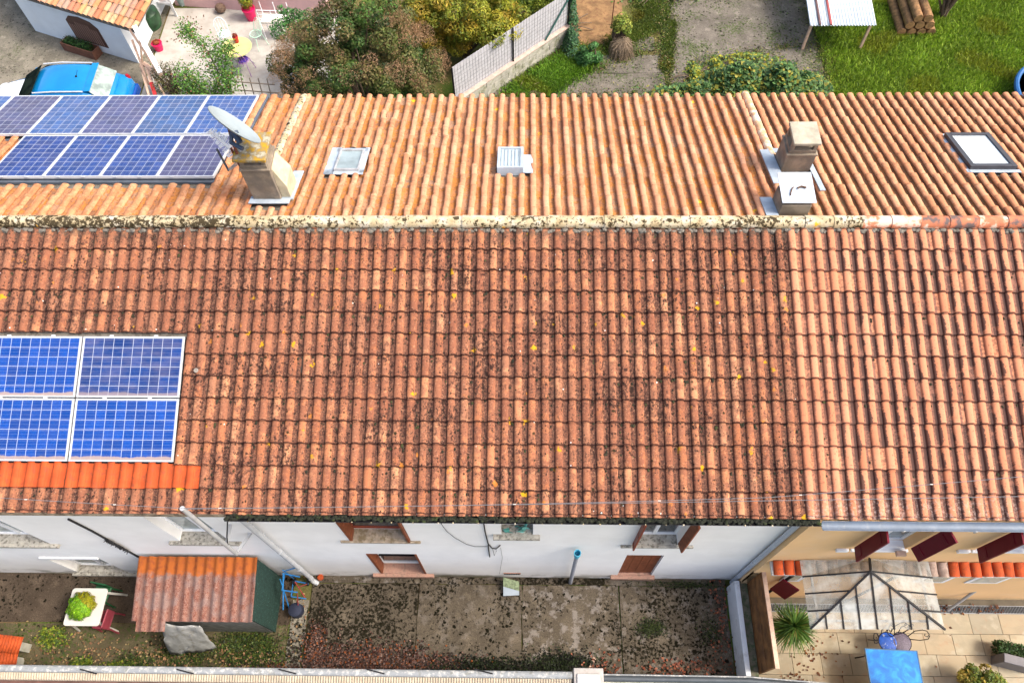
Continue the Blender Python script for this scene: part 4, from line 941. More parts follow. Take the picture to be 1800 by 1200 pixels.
litter('leaf_litter', 'rust and pink fallen leaves heaped over the left slab of the concrete yard', 'leaves', [(-3.6, -1.72, .5, .20, 2300), (-2.7, -1.70, .5, .17, 1700), (-4.28, -1.45, .10, .28, 900), (-1.9, -1.75, .5, .12, 700), (-5.0, -1.87, .4, .07, 700)], .044,
       [(.10, .035, .022), (.15, .075, .055), (.06, .02, .013), (.24, .065, .012), (.20, .13, .105), (.025, .014, .010), (.05, .026, .02), (.11, .065, .05), (.03, .02, .015)], 4)
litter('leaf_litter', 'scattered rust coloured leaves in the right corner of the yard by the white boundary wall', 'leaves', [(3.95, -.55, .10, .35, 120), (3.1, -1.75, .45, .12, 220), (1.5, -1.75, .25, .12, 90), (3.9, -1.4, .15, .3, 60)], .055, [(.30, .10, .05), (.22, .06, .03), (.14, .07, .05)], 5)
litter('leaf_litter', 'sparse brown leaves and stalks on the mossy concrete around the white table', 'leaves', [(-9.2, -1.55, .8, .25, 300), (-7.3, -1.6, .4, .2, 160), (-5.7, -1.7, .5, .15, 220), (-4.7, -.9, .1, .4, 60)], .05, [(.30, .17, .08), (.20, .10, .05), (.36, .26, .12)], 6)
def moss_patch(label, regions, cols, seed, size=.045, z=.04, name='moss', cat='moss'):
    rs = np.random.RandomState(seed); P_ = []
    for (cx, cy, sx, sy, n_) in regions: P_.append(np.stack([rs.normal(cx, sx, n_), rs.normal(cy, sy, n_), z + np.abs(rs.normal(0, .018, n_))], 1))
    p = np.vstack(P_); p = p[(p[:, 1] > -1.97) & (p[:, 1] < -.01)]
    return tag(leaves(name, len(p), p, np.tile([0, 0, .8], (len(p), 1)), size, pick(rs, cols, len(p), .5), seed=seed, asp=.6), label, cat)
moss_patch('blackish green moss cushion along the foot of the yard between two slabs', [(-.9, -1.78, .55, .10, 4200), (.75, -1.72, .35, .13, 3200), (-1.5, -1.85, .4, .06, 1200)], [(.008, .011, .005), (.014, .022, .006), (.028, .045, .010), (.012, .010, .006)], 21)
moss_patch('green moss and grass in front of the corrugated shed', [(-5.7, -1.45, .30, .20, 3600), (-6.9, -1.55, .25, .14, 1500), (-5.3, -1.6, .2, .2, 1400), (-7.9, -1.75, .2, .1, 700)], [(.03, .06, .01), (.06, .10, .015), (.02, .03, .01), (.10, .11, .02)], 22)
moss_patch('yellow green weeds at the foot of the yard below the white table', [(-8.95, -1.80, .10, .06, 650), (-8.1, -1.80, .2, .05, 300), (-9.7, -1.3, .15, .10, 900)], [(.22, .26, .02), (.12, .18, .02), (.05, .09, .02)], 23, .06, name='weeds', cat='weeds')
moss_patch('dark moss in blots on the right slab of the yard', [(2.55, -.95, .16, .08, 700), (3.75, -1.05, .14, .16, 500), (3.3, -.12, .4, .04, 900), (2.5, -1.05, .14, .06, 300)], [(.02, .03, .01), (.05, .07, .015)], 24, .035)

# white table, pot plant, chairs
tb = empty('garden_table', (-8.80, -.80, .02), 0, 'small white plastic garden table carrying a lime green pot plant', 'table')
m = MB(); r_ = .06; pts = []
for (cx, cy, a0) in ((.36 - r_, .36 - r_, 0), (-.36 + r_, .36 - r_, 90), (-.36 + r_, -.36 + r_, 180), (.36 - r_, -.36 + r_, 270)):
    for i in range(5): t = R(a0 + 22.5 * i); pts.append((cx + r_ * math.cos(t), cy + r_ * math.sin(t)))
k_ = len(pts); m.add([(x, y, .67) for x, y in pts] + [(x, y, .70) for x, y in pts], [tuple(range(k_))[::-1], tuple(range(k_, 2 * k_))] + [(i, (i + 1) % k_, k_ + (i + 1) % k_, k_ + i) for i in range(k_)]); m.build('table_top', PLASTICW, tb, bevel=.008)
for sx in (-1, 1):
    for sy in (-1, 1): m = MB(); m.tube([(sx * .28, sy * .28, .67), (sx * .40 + .02, sy * .36, 0)], [.028, .02], 8); m.build('leg', PLASTICW, tb, smooth=True)
pl = empty('pot_plant', (-8.83, -.80, .72), 0, 'mounded lime green sedum on the white garden table', 'plant')
m = MB(); m.lathe((0, 0, 0), [(.10, 0), (.14, .10), (.145, .11), (.12, .10)], 16); m.build('pot', ORANGE, pl, smooth=True)
rs = np.random.RandomState(5); nL = 3600; v = rs.normal(0, 1, (nL, 3)); v /= np.linalg.norm(v, axis=1)[:, None]; v[:, 2] = np.abs(v[:, 2])
v = v * 1.18 * (rs.uniform(.75, 1, (nL, 1))) * (1 + .12 * np.sin(v[:, :1] * 9) * np.cos(v[:, 1:2] * 8)); pos = v * np.array([.24, .24, .16]) + np.array([0, 0, .07])
side_ = (v[:, 0] * .6 + v[:, 1] * .8) > .35; cc = pick(rs, [(.17, .36, .01), (.25, .45, .02), (.11, .27, .01)], nL, .4); cy_ = pick(rs, [(.32, .28, .01), (.24, .26, .01)], nL, .4); cc[side_] = cy_[side_]
leaves('foliage', nL, pos, v * 2, .035, cc, parent=pl, asp=.7, seed=9, stuff=False)
def stool(loc, label, mat, rz=0, wide=.38):
    s = empty('garden_chair', loc, rz, label, 'chair'); m = MB(); m.box(-wide / 2, wide / 2, -wide / 2, wide / 2, .40, .44); m.build('seat', mat, s, bevel=.02)
    m = MB(); m.box(wide / 2 - .03, wide / 2, -wide / 2, wide / 2, .44, .72); m.build('backrest', mat, s, bevel=.02)
    for sx in (-1, 1):
        for sy in (-1, 1): m = MB(); m.tube([(sx * wide * .42, sy * wide * .42, .40), (sx * wide * .5, sy * wide * .5, 0)], .018, 6); m.build('leg', mat, s)
    return s
stool((-8.52, -1.0, .02), 'dull red garden chair half under the white table, nearest the shed', plain('dull_red_plastic', (.22, .035, .05), .5), R(-5), .36)
stool((-8.70, -.50, .02), 'dark green garden chair tucked behind the white table by the wall', plain('green_plastic', (.012, .075, .025), .5), R(80), .34)

# corrugated shed against the wall
sh = empty('garden_shed', (-6.2, -.65, 0), 0, 'small shed with weathered red corrugated roof and dark green side by the white wall', 'shed')
SL = Vector(sh.location)
n = NT('weathered_corrugated'); x, y, z = n.sep(n.P)
edge = n.M('ADD', y, n.M('MULTIPLY', n.M('SUBTRACT', n.noise(n.P, 7, 6, .7), .5), .38))
new = n.ss(edge, -.42, -.32)
old = n.mix(n.ss(n.noise(n.scale(n.P, (1, .5, 1)), 26, 7, .75), .42, .58), c3(.22, .105, .075), c3(.13, .045, .032)); old = n.mix(n.M('MULTIPLY', n.ss(n.noise(n.P, 60, 5, .7), .53, .62), .6), old, c3(.33, .25, .215)); old = n.mix(n.M('MULTIPLY', n.ss(n.noise(n.P, 3.0, 4), .48, .62), .45), old, c3(.20, .17, .16))
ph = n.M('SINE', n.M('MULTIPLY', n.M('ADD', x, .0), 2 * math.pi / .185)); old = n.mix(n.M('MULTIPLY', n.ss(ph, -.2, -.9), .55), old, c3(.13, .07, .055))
nc = n.mix(n.ss(n.noise(n.P, 10, 5), .45, .65), c3(.31, .088, .020), c3(.24, .065, .022)); n.bump(n.noise(n.P, 60, 6), .6, .01)
CORR = n.done(n.mix(new, old, nc), .95, 0, .15)
def corr(x0, x1, yh, zh, yl, zl, mat, parent, name='roof_sheet', per=.185, amp=.024):
    nx = int((x1 - x0) / per * 8); V = []; F = []
    for j in range(2):
        for th in (0, -.012):
            for i in range(nx + 1):
                xx = x0 + (x1 - x0) * i / nx; a = amp * math.sin(xx * 2 * math.pi / per); yy, zz = (yh, zh) if j == 0 else (yl, zl); V.append((xx - SL.x, yy - SL.y, zz + a + th - SL.z))
    w = nx + 1
    for i in range(nx): F += [(i + 2 * w, i + 2 * w + 1, i + 1, i), (i + w, i + w + 1, i + 3 * w + 1, i + 3 * w), (2 * w + i, 3 * w + i, 3 * w + i + 1, 2 * w + i + 1), (w + i, i, i + 1, w + i + 1)]
    m = MB(); m.add(V, F); return m.build(name, mat, parent, smooth=True)
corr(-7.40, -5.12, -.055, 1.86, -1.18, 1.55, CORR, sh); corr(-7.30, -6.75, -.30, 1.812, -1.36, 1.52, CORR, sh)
m = MB(); GP = plain('dark_green_board', (.008, .030, .024), .8, var=.3, sc=(14), dirt=(.06, .13, .10), dsc=30, dthr=(.55, .65), bump=.4)
def prism_side(x, th):
    m = MB(); a = [(-.08, 0), (-1.14, 0), (-1.14, 1.52), (-.08, 1.80)]; vs = [(x - SL.x, y - SL.y, z) for y, z in a] + [(x + th - SL.x, y - SL.y, z) for y, z in a]
    m.add(vs, [(0, 1, 2, 3), (7, 6, 5, 4), (0, 4, 5, 1), (1, 5, 6, 2), (2, 6, 7, 3), (3, 7, 4, 0)]); return m
prism_side(-5.16, .03).build('side_panel', GP, sh); prism_side(-7.25, .03).build('side_panel', GP, sh)
m = MB()
for i in range(8): x0 = -7.2 + i * .252; m.box(x0 - SL.x, x0 + .247 - SL.x, -1.14 - SL.y, -1.12 - SL.y, 0, 1.50); m.build('front_board', plain('grey_board', (.17, .18, .17), .8, var=.3, sc=8), sh) if i == 7 else None
ts = empty('tarpaulin', (-6.6, -1.35, 0), 0, 'crumpled grey sheet hanging out from under the shed roof', 'tarpaulin')
rs = np.random.RandomState(8); m = MB(); nx, ny = 13, 9; V = []; p00, p10, p01, p11 = Vector(at_z(280, 1097, 1.35)), Vector(at_z(352, 1099, 1.35)), Vector(at_z(300, 1148, .30)), Vector(at_z(380, 1137, .35)); nrng = rs.normal(0, 1, (nx + 1, ny + 1))
for j in range(ny + 1):
    for i in range(nx + 1):
        u, v_ = i / nx, j / ny; p = (p00.lerp(p10, u)).lerp(p01.lerp(p11, u), v_); amp = .012; V.append((p.x - ts.location.x + rs.normal(0, .006), p.y - ts.location.y - .05 * math.sin(math.pi * u) * v_ + amp * math.sin(u * 9 + v_ * 4), max(.05, p.z + .03 * math.sin(v_ * 3.1) + .034 * nrng[i, j] + .03 * math.sin(u * 7 + v_ * 5))))
m.add(V, [(j * (nx + 1) + i, j * (nx + 1) + i + 1, (j + 1) * (nx + 1) + i + 1, (j + 1) * (nx + 1) + i) for j in range(ny) for i in range(nx)])
o = m.build('sheet', plain('grey_tarp', (.26, .27, .265), .7, var=.2, sc=6, dirt=(.18, .17, .14), dthr=(.5, .7), bump=.2), ts, smooth=True)
sm = o.modifiers.new('thick', 'SOLIDIFY'); sm.thickness = .006

# blue folding frame beside the shed
bf = empty('folding_trolley', (-4.72, -.40, .03), 0, 'light blue tubular folding trolley frame with a dark bag, beside the green shed wall', 'trolley')
BL = plain('sky_blue_paint', (.02, .16, .40), .45, .1, .4, bump=0); m = MB()
for z0 in (.12, .80):
    m.tube([(-.16, .26, z0), (.16, .20, z0)], .013, 6); m.tube([(-.16, -.06, z0), (.16, -.10, z0)], .013, 6); m.tube([(-.16, .26, z0), (-.16, -.06, z0)], .013, 6)
m.tube([(-.16, .30, 0), (-.16, .30, .95)], .013, 6); m.tube([(-.16, -.36, 0), (-.18, .12, .95)], .013, 6); m.tube([(-.16, .30, .85), (.18, .42, .80)], .013, 6); m.tube([(-.16, .26, .9), (-.17, -.38, .5)], .013, 6); m.build('frame', BL, bf, smooth=True)
m = MB(); m.tube([(.14, .20, .12), (.16, .0, .8)], .010, 6); m.tube([(.13, -.08, .1), (.05, .12, .7)], .010, 6); m.tube([(.15, -.10, .8), (.02, -.3, .1)], .010, 6); m.build('strut', plain('dull_red_tube', (.30, .04, .04), .5), bf, smooth=True)
m = MB(); m.lathe((0, -.34, .0), [(.12, 0), (.15, .1), (.14, .26), (.05, .30)], 14); m.build('bag', plain('navy_cloth', (.012, .016, .035), .8), bf, smooth=True)
for wx in (-.14, .14): m = MB(); m.tube([(wx - .012, .24, .09), (wx + .012, .24, .09)], .08, 14); m.build('wheel', DARKMETAL, bf)
ps = empty('paving_offcut', (-.32, -.20, .07), 0, 'pale blue grey slab with a green edge lying at the wall under the vent', 'slab')
m = MB(); m.add([(-.17, -.02, .10), (.16, -.10, .05), (.16, -.17, .01), (-.17, -.19, .01), (-.17, .02, .04), (.16, -.05, 0), (.16, -.17, -.02), (-.17, -.19, -.02)], [(0, 3, 2, 1), (4, 5, 6, 7), (0, 1, 5, 4), (1, 2, 6, 5), (2, 3, 7, 6), (3, 0, 4, 7)]); m.build('slab', plain('blue_grey_slab', (.30, .35, .40), .6, var=.05), ps, bevel=.004)
m = MB(); m.add([(-.17, .13, .28), (.16, .06, .20), (.16, -.098, .055), (-.17, -.018, .105)], [(0, 3, 2, 1)]); o = m.build('glazed_edge', plain('green_brown_glass', (.22, .27, .16), .4, var=.4, sc=22), ps); o.modifiers.new('t', 'SOLIDIFY').thickness = .008
m = MB(); m.lathe((0, 0, 0), [(.05, 0), (.065, .08), (.055, .085)], 12); o = m.build('clay_pot', ORANGE, None, smooth=True); o.location = (-4.33, -.06, .05); tag(o, 'small orange clay pot piece at the foot of the left downpipe', 'pot')
m = MB(); m.box(-.25, .25, -.03, .03, 0, .03); o = m.build('wood_scrap', PALEWOOD); o.location = (1.25, -1.78, .04); o.rotation_euler = (0, .1, R(65)); tag(o, 'pale stick lying on the yard beside the concrete post', 'stick')

# stacked roof tiles at the left of the yard
for i, (px, py, z_, rz_) in enumerate(((8, 1130, .72, -5), (0, 1158, .62, 4))):
    p = Vector(at_z(px, py, z_)); o = empty('corrugated_sheet', tuple(p), R(rz_), ('upper' if i == 0 else 'lower') + ' of two overlapping orange ribbed sheets at the left edge of the yard', 'sheet', 'orange ribbed sheets')
    m = MB(); N = 40; L = .62; Wd = .30; V = []
    for j in (0, 1):
        for q in range(N + 1): xx = -L / 2 + L * q / N; V.append((xx, (-Wd / 2 if j else Wd / 2), .012 * math.sin(q * 1.6) - .06 * abs(xx) - (.03 if j else 0)))
    m.add(V, [(N + 1 + q, N + 2 + q, q + 1, q) for q in range(N)]); s_ = m.build('sheet', ORANGE, o, smooth=True); s_.modifiers.new('t', 'SOLIDIFY').thickness = .012
    m = MB(); m.box(-.20, .12, -.08, .08, -z_ + .02, -.06); m.build('support', BLOCK, o)

# low wall and gutter along the foot of the picture
lwall = empty('boundary_wall', (-5, -2.1, 0), 0, 'low wall topped by a lichened grey gutter and a ribbed cream sheet along the foot of the yard', 'wall')
L_ = Vector(lwall.location)
m = MB(); m.box(-13 - L_.x, .80 - L_.x, -.06 + .0, .06, 0, 1.90); m.build('wall_body', BLOCK, lwall)
n = NT('lichened_zinc'); c = n.mix(n.ss(n.noise(n.P, 14, 7, .7), .50, .62), c3(.22, .235, .245), c3(.42, .42, .40)); c = n.mix(n.M('MULTIPLY', n.ss(n.noise(n.P, 6, 6, .7), .56, .66), .7), c, c3(.15, .15, .13)); n.bump(n.noise(n.P, 40, 6), .5, .01); LZ = n.done(c, .8, 0, .3)
m = MB()
for j in range(6):
    a0 = math.pi * j / 6; a1 = math.pi * (j + 1) / 6
    for q in range(40):
        xa, xb = -13 + 13.8 * q / 40 - L_.x, -13 + 13.8 * (q + 1) / 40 - L_.x; m.quad((xa, .045 + .060 * math.cos(a0), 1.93 + .05 * math.sin(a0)), (xb, .045 + .060 * math.cos(a0), 1.93 + .05 * math.sin(a0)), (xb, .045 + .060 * math.cos(a1), 1.93 + .05 * math.sin(a1)), (xa, .045 + .060 * math.cos(a1), 1.93 + .05 * math.sin(a1)))
m.build('coping', LZ, lwall, smooth=True)
CRM = plain('cream_ribbed_sheet', (.36, .31, .235), .9, var=.15, sc=8, dirt=(.35, .28, .2), dsc=12, dthr=(.5, .62), bump=.2)
m = MB(); V = []; NX = 13800 // 12
xs = np.arange(-13, .80, .0115) - L_.x
for j, (yy, zz) in enumerate(((-.02, 1.935), (-.125, 1.90), (-.14, 1.86))):
    for q, xx in enumerate(xs): V.append((xx, yy, zz + .014 * math.sin((xx) * 2 * math.pi / .046)))
w = len(xs); m.add(V, [(j * w + q + w, j * w + q + 1 + w, j * w + q + 1, j * w + q) for j in range(2) for q in range(w - 1)]); m.build('ribbed_sheet', CRM, lwall, smooth=True)
for px in (155, 325, 505, 660, 850): 
    p = Vector(at_z(px, 1181, 1.99)) - L_; m = MB(); m.bar(p + Vector((-.16, .05, 0)), p + Vector((.16, -.02, 0)), .022, .012); m.build('strap', DARKMETAL, lwall)
m = MB(); m.box(-13 - L_.x, .8 - L_.x, -1.6, -.142, 1.70, 1.84); m.build('roof_slab', plain('dark_brick_red', (.10, .05, .04), .9, var=.3, sc=5), lwall)
post = empty('concrete_post', (1.08, -2.06, 0), 0, 'square pale concrete post between the cream gutter and the dark gutter', 'post')
m = MB(); m.box(-.26, .26, -.30, .12, 0, 2.0); m.build('shaft', plain('pale_concrete', (.33, .31, .29), .9, var=.15, sc=5, dirt=(.27, .25, .22), dthr=(.5, .7), bump=.4), post, bevel=.015)
m = MB(); m.box(-.20, .20, -.28, .02, 2.0, 2.03); m.build('top_sheet', plain('pale_cap', (.40, .39, .38), .8), post, bevel=.005)
dg = empty('boundary_wall', (3, -2.0, 0), 0, 'low wall with a dark gutter right of the concrete post, running towards the patio', 'wall')
m = MB(); m.box(-1.64, 4.5, -.20, -.06, PZ, 1.0); m.build('wall_body', BLOCK, dg)
m = MB(); m.tube([(-1.64, -.02, 1.04), (1.1, -.03, 1.04), (4.5, -.25, 1.04)], .055, 10); m.build('gutter', plain('dark_slate_gutter', (.055, .065, .075), .5, .2, .4), dg, smooth=True)
m = MB(); m.tube([(-1.64, .045, 1.05), (1.1, .035, 1.05), (4.5, -.185, 1.05)], .014, 8); m.build('gutter_lip', LZ, dg, smooth=True)

# white boundary wall and wooden screen -----------------------------------------------------------------
bw = empty('boundary_wall', (4.25, -1.0, 0), 0, 'narrow white boundary wall with a mossy top between the yard and the patio', 'wall')
m = MB(); m.box(-.10, .0, -.92, .84, PZ + .0, .70); m.build('wall_body', plain('white_wall_paint', (.66, .69, .73), .8, var=.08, sc=3, dirt=(.35, .36, .36), dsc=3, dthr=(.5, .7)), bw, bevel=.01)
m = MB(); m.box(.0015, .16, -.92, .84, PZ, .66); m.build('backing', plain('mossy_render', (.13, .12, .085), .95, var=.3, sc=7, dirt=(.05, .075, .03), dthr=(.45, .6), bump=.5), bw, bevel=.01)
sc_ = empty('wooden_screen', (4.46, -1.0, 0), 0, 'brown plank screen with a pale top edge beside the white boundary wall', 'fence')
for i in range(5):
    z0 = .50 + i * .235; m = MB(); m.box(-.045 + .006 * (i % 2), -.022, -.86, .80, z0, z0 + .229); m.build('plank', WOOD, sc_)
m = MB(); m.box(-.022, .03, -.86, .80, PZ, 1.66); m.build('backing', WOOD, sc_)
m = MB(); m.box(-.03, .045, -.88, .82, 1.662, 1.69); m.build('top_rail', PALEWOOD, sc_)
m = MB(); m.box(-.16, .05, .80, .84, .7, 1.60); m.build('end_post', REDBROWN, sc_)

# patio -------------------------------------------------------------------------------------------------
pat = empty('patio_paving', (7, -1.5, PZ)); pat['kind'] = 'structure'
n = NT('sandstone'); oi = n.N('ShaderNodeObjectInfo').outputs['Random']; x, y, z = n.sep(n.P); pv = n.comb(x, y, n.M('MULTIPLY', oi, 40.0))
c = n.ramp(oi, [(0, (.31, .265, .185)), (.4, (.36, .31, .215)), (.7, (.33, .265, .175)), (1, (.28, .25, .185))])
c = n.mix(n.M('MULTIPLY', n.ss(n.noise(n.scale(pv, (1, 1.6, 1)), 2.2, 6, .6, .8), .42, .66), .45), c, c3(.23, .20, .14)); c = n.mix(n.M('MULTIPLY', n.ss(n.noise(pv, 5, 6, .7), .53, .66), .35), c, c3(.33, .19, .11)); c = n.mix(n.M('MULTIPLY', n.ss(n.noise(pv, 3, 5), .54, .66), .4), c, c3(.42, .38, .30)); n.bump(n.noise(pv, 18, 6), .25, .006)
SAND = n.done(c, .8, 0, .25)
sheet('paving_bed', [(4.42, 14, -4.9, YY)], PZ + .002, plain('dark_joint_sand', (.12, .10, .07), 1))
rowh = .415; y = -.50; ri = 0
while y > -4.7:
    xx = 4.46 - (.0, .30, .12, .42)[ri % 4]; 
    while xx < 13.5:
        wd = .60 if (ri % 3) else .62; a, b = max(xx, 4.44), xx + wd - .008
        if b - a > .08:
            m = MB(); cx, cy = (a + b) / 2, y - rowh / 2; h = random.uniform(.0, .004); m.box(-(b - a) / 2, (b - a) / 2, -(rowh - .008) / 2, (rowh - .008) / 2, .004, .03 + h)
            o = m.build('paving_stone', SAND, pat, bevel=.003); o.location = (cx - 7, cy + 1.5, 0)
        xx += wd
    y -= rowh; ri += 1
m = MB(); m.box(4.44, 13.5, -.50, -.33, PZ + .004, PZ + .026); m.build('drain_channel', plain('drain_grey', (.24, .25, .26), .6, .2), None)['kind'] = 'structure'
m = MB()
for xx in np.arange(4.6, 11, .032): m.box(xx, xx + .014, -.485, -.345, PZ + .027, PZ + .036)
o = m.build('drain_grating', DARKMETAL); o['kind'] = 'structure'
# leaves blown on the patio
rs = np.random.RandomState(31); P_ = np.vstack([np.stack([rs.normal(6.05, .30, 60), rs.normal(-1.25, .25, 60), np.full(60, PZ + .045)], 1), np.stack([rs.uniform(7.7, 10.2, 90), rs.normal(-.42, .05, 90), np.full(90, PZ + .05)], 1), np.stack([rs.normal(5.5, .1, 40), rs.normal(-1.85, .1, 40), np.full(40, PZ + .05)], 1), np.stack([rs.uniform(5, 10, 25), rs.uniform(-2.2, -.5, 25), np.full(25, PZ + .045)], 1)])
tag(leaves('fallen_leaves', len(P_), P_, np.tile([0, 0, 1.5], (len(P_), 1)), .062, pick(rs, [(.16, .05, .02), (.10, .04, .02), (.22, .09, .03)], len(P_), .3), seed=31, asp=.7), 'brown leaves scattered over the pale patio stones', 'leaves')

# gazebo lean-to
gz = empty('gazebo', (6.2, -.75, PZ), 0, 'gazebo with a hipped roof of clear grey panels on thin dark bars over the patio', 'gazebo'); G0 = Vector(gz.location)
ZE = 2.74; c0, c1 = Vector(at_z(1424, 1105, ZE)), Vector(at_z(1661, 1106, ZE)); d0, d1 = Vector((c0.x - .0, YY - .26, ZE)), Vector((c1.x + .0, YY - .26, ZE)); ap = Vector(at_z(1530, 1004, 3.22)); bk_ = Vector(at_y(1528, 981, YY - .02))
bk0, bk1 = Vector((c0.x + .02, YY - .02, 2.18)), Vector((c1.x - .02, YY - .02, 2.18))
d0, d1 = Vector((c0.x + .01, YY - .02, ZE + .02)), Vector((c1.x - .01, YY - .02, ZE + .02))
n = NT('clear_panel'); cc_ = n.mix(n.ss(n.noise(n.P, 2.2, 6, .6), .40, .68), c3(.44, .46, .44), c3(.27, .25, .21))
n.done(cc_, .25, 0, .5); tr = n.N('ShaderNodeBsdfTransparent'); tr.inputs[0].default_value = (.86, .86, .84, 1); mx = n.N('ShaderNodeMixShader'); n.L(n.M('ADD', .38, n.M('MULTIPLY', n.ss(n.noise(n.P, 3.5, 6), .4, .7), .30)), mx.inputs[0])
n.t.links.new(tr.outputs[0], mx.inputs[1]); n.t.links.new(n.b.outputs[0], mx.inputs[2]); n.t.links.new(mx.outputs[0], n.out.inputs[0]); CLEAR = n.m
def panelq(pts_, nm='roof_panel'):
    m = MB(); m.add([Vector(p) - G0 for p in pts_], [tuple(range(len(pts_)))]); o = m.build(nm, CLEAR, gz); return o
fr = MB(); wd = .028
def gbar(a, b, w=wd): fr.bar(Vector(a) - G0 + Vector((0, 0, .012)), Vector(b) - G0 + Vector((0, 0, .012)), w, w * .8)
fpts = [c0.lerp(c1, i / 8) for i in range(9)]
def hip(t): return c0.lerp(ap, t * 2) if t <= .5 else c1.lerp(ap, (1 - t) * 2)
for i in range(8):
    a, b = fpts[i], fpts[i + 1]; ha, hb_ = hip(i / 8), hip((i + 1) / 8)
    q = [a, b, hb_, ha] if 0 < i < 7 else ([a, b, hb_] if i == 0 else [a, b, ha]); panelq(q)
for i in range(1, 8): gbar(fpts[i], hip(i / 8), .024)
gbar(c0, ap, .034); gbar(c1, ap, .034); gbar(ap, bk_, .034)
for (cc0, dd) in ((c0, d0), (c1, d1)):
    for i in range(4):
        e0, e1 = cc0.lerp(dd, i / 4), cc0.lerp(dd, (i + 1) / 4)
        if i < 3: h0, h1 = cc0.lerp(ap, i / 3), cc0.lerp(ap, (i + 1) / 3)
        else: h0, h1 = ap, bk_
        panelq([e0, e1, h1, h0] if i else [e0, e1, h1])
        if i: gbar(e0, h0, .024)
fr.build('rafter', DARKMETAL, gz)
m = MB()
for a, b in ((c0 + Vector((.12, .14, -.03)), c1 + Vector((-.12, .14, -.03))), (c0 + Vector((.17, .14, -.03)), d0 + Vector((.17, 0, -.03))), (c1 + Vector((-.17, .14, -.03)), d1 + Vector((-.17, 0, -.03)))): m.bar(a - G0, b - G0, .035, .035)
m.build('beam', GREYMETAL, gz)
for (cx, cy) in ((c0.x + .17, YY - .08), (c1.x - .17, YY - .08)):
    m = MB(); m.tube([Vector((cx, cy, PZ + .03)) - G0, Vector((cx, cy, ZE - .04)) - G0], .028, 8); m.build('post', DARKMETAL, gz)

# blue glass table and scroll chairs
bt = empty('patio_table', (at_z(1582, 1175, -.08).x - .13, at_z(1582, 1175, -.08).y + .0, PZ + .03), R(-2), 'rectangular patio table with a bright blue glass top and dark rim', 'table')
ZT = .72
n = NT('blue_glass'); wv = n.noise(n.P, 4, 5, .6, 1.5); c = n.ramp(wv, [(.3, (.0, .09, .38)), (.5, (.0, .14, .48)), (.7, (.01, .24, .56))]); n.done(c, .45, 0, .2); BG = n.m
m = MB(); m.box(-.50, .50, -.62, .34, ZT, ZT + .01); m.build('glass_top', BG, bt)
m = MB(); 
for b in ((-.52, .52, .34, .36), (-.52, .52, -.64, -.62), (-.52, -.50, -.62, .34), (.50, .52, -.62, .34)): m.box(*b, ZT - .01, ZT + .016)
m.build('rim', plain('dark_blue_metal', (.01, .05, .10), .4, .3), bt)
for sx in (-1, 1):
    for sy in (-.54, .26): m = MB(); m.tube([(sx * .45, sy, ZT - .01), (sx * .38, sy, .3), (sx * .45, sy, 0)], .014, 6); m.build('leg', DARKMETAL, bt, smooth=True)
def spiral(c, r, t0, t1, dirx=1, n_=16, z=0): return [(c[0] + dirx * r * (1 - .8 * i / n_) * math.cos(t0 + (t1 - t0) * i / n_), c[1] + r * (1 - .8 * i / n_) * math.sin(t0 + (t1 - t0) * i / n_), z) for i in range(n_ + 1)]
def scroll_chair(loc, rz, label, seatm, metal):
    s = empty('scroll_chair', loc, rz, label, 'chair', 'wrought metal chairs at the blue table'); m = MB()
    m.lathe((0, 0, .44), [(.001, .01), (.17, .012), (.185, .005), (.185, -.005)], 22); m.build('seat', seatm, s, smooth=True)
    m = MB(); m.tube([(.19 * math.cos(t), .19 * math.sin(t), .44) for t in np.linspace(0, 2 * math.pi, 25)], .010, 6)
    m.build('seat_ring', metal, s, smooth=True)
    m = MB()
    for sg in (-1, 1):
        m.tube([(sg * .13, .13, .44), (sg * .20, .22, .62), (sg * .30, .24, .74), (sg * .36, .22, .80), (sg * .40, .16, .80), (sg * .37, .11, .78), (sg * .32, .13, .77), (sg * .33, .17, .78)], .009, 6)
        m.tube([(sg * .16, .08, .44), (sg * .30, .06, .60), (sg * .40, .08, .74), (sg * .41, .14, .80)], .009, 6)
        m.tube([(sg * .05, .18, .44), (sg * .08, .25, .65), (sg * .03, .28, .80), (sg * .07, .30, .86), (sg * .09, .27, .84)], .009, 6)
    m.build('scroll_back', metal, s, smooth=True)
    for sx in (-1, 1):
        for sy in (-1, 1): m = MB(); m.tube([(sx * .12, sy * .12, .43), (sx * .09, sy * .09, .2), (sx * .17, sy * .17, 0)], .008, 6); m.build('leg', metal, s, smooth=True)
    return s
p = at_z(1560, 1128, -.36); scroll_chair((p.x, p.y, PZ + .03), R(20), 'wrought metal chair with a bright blue mosaic seat, left of its pair', plain('blue_mosaic', (.015, .07, .33), .5, 0, .2, var=.2, sc=10, dirt=(.35, .38, .42), dsc=14, dthr=(.58, .62)), DARKMETAL)
p = at_z(1578, 1128, -.36); scroll_chair((at_z(1577, 1128, -.36).x + .08, p.y, PZ + .03), R(-8), 'wrought metal chair with a grey purple mesh seat, right of its pair', plain('grey_purple_mesh', (.09, .07, .10), .6, var=.3, sc=40), DARKMETAL)

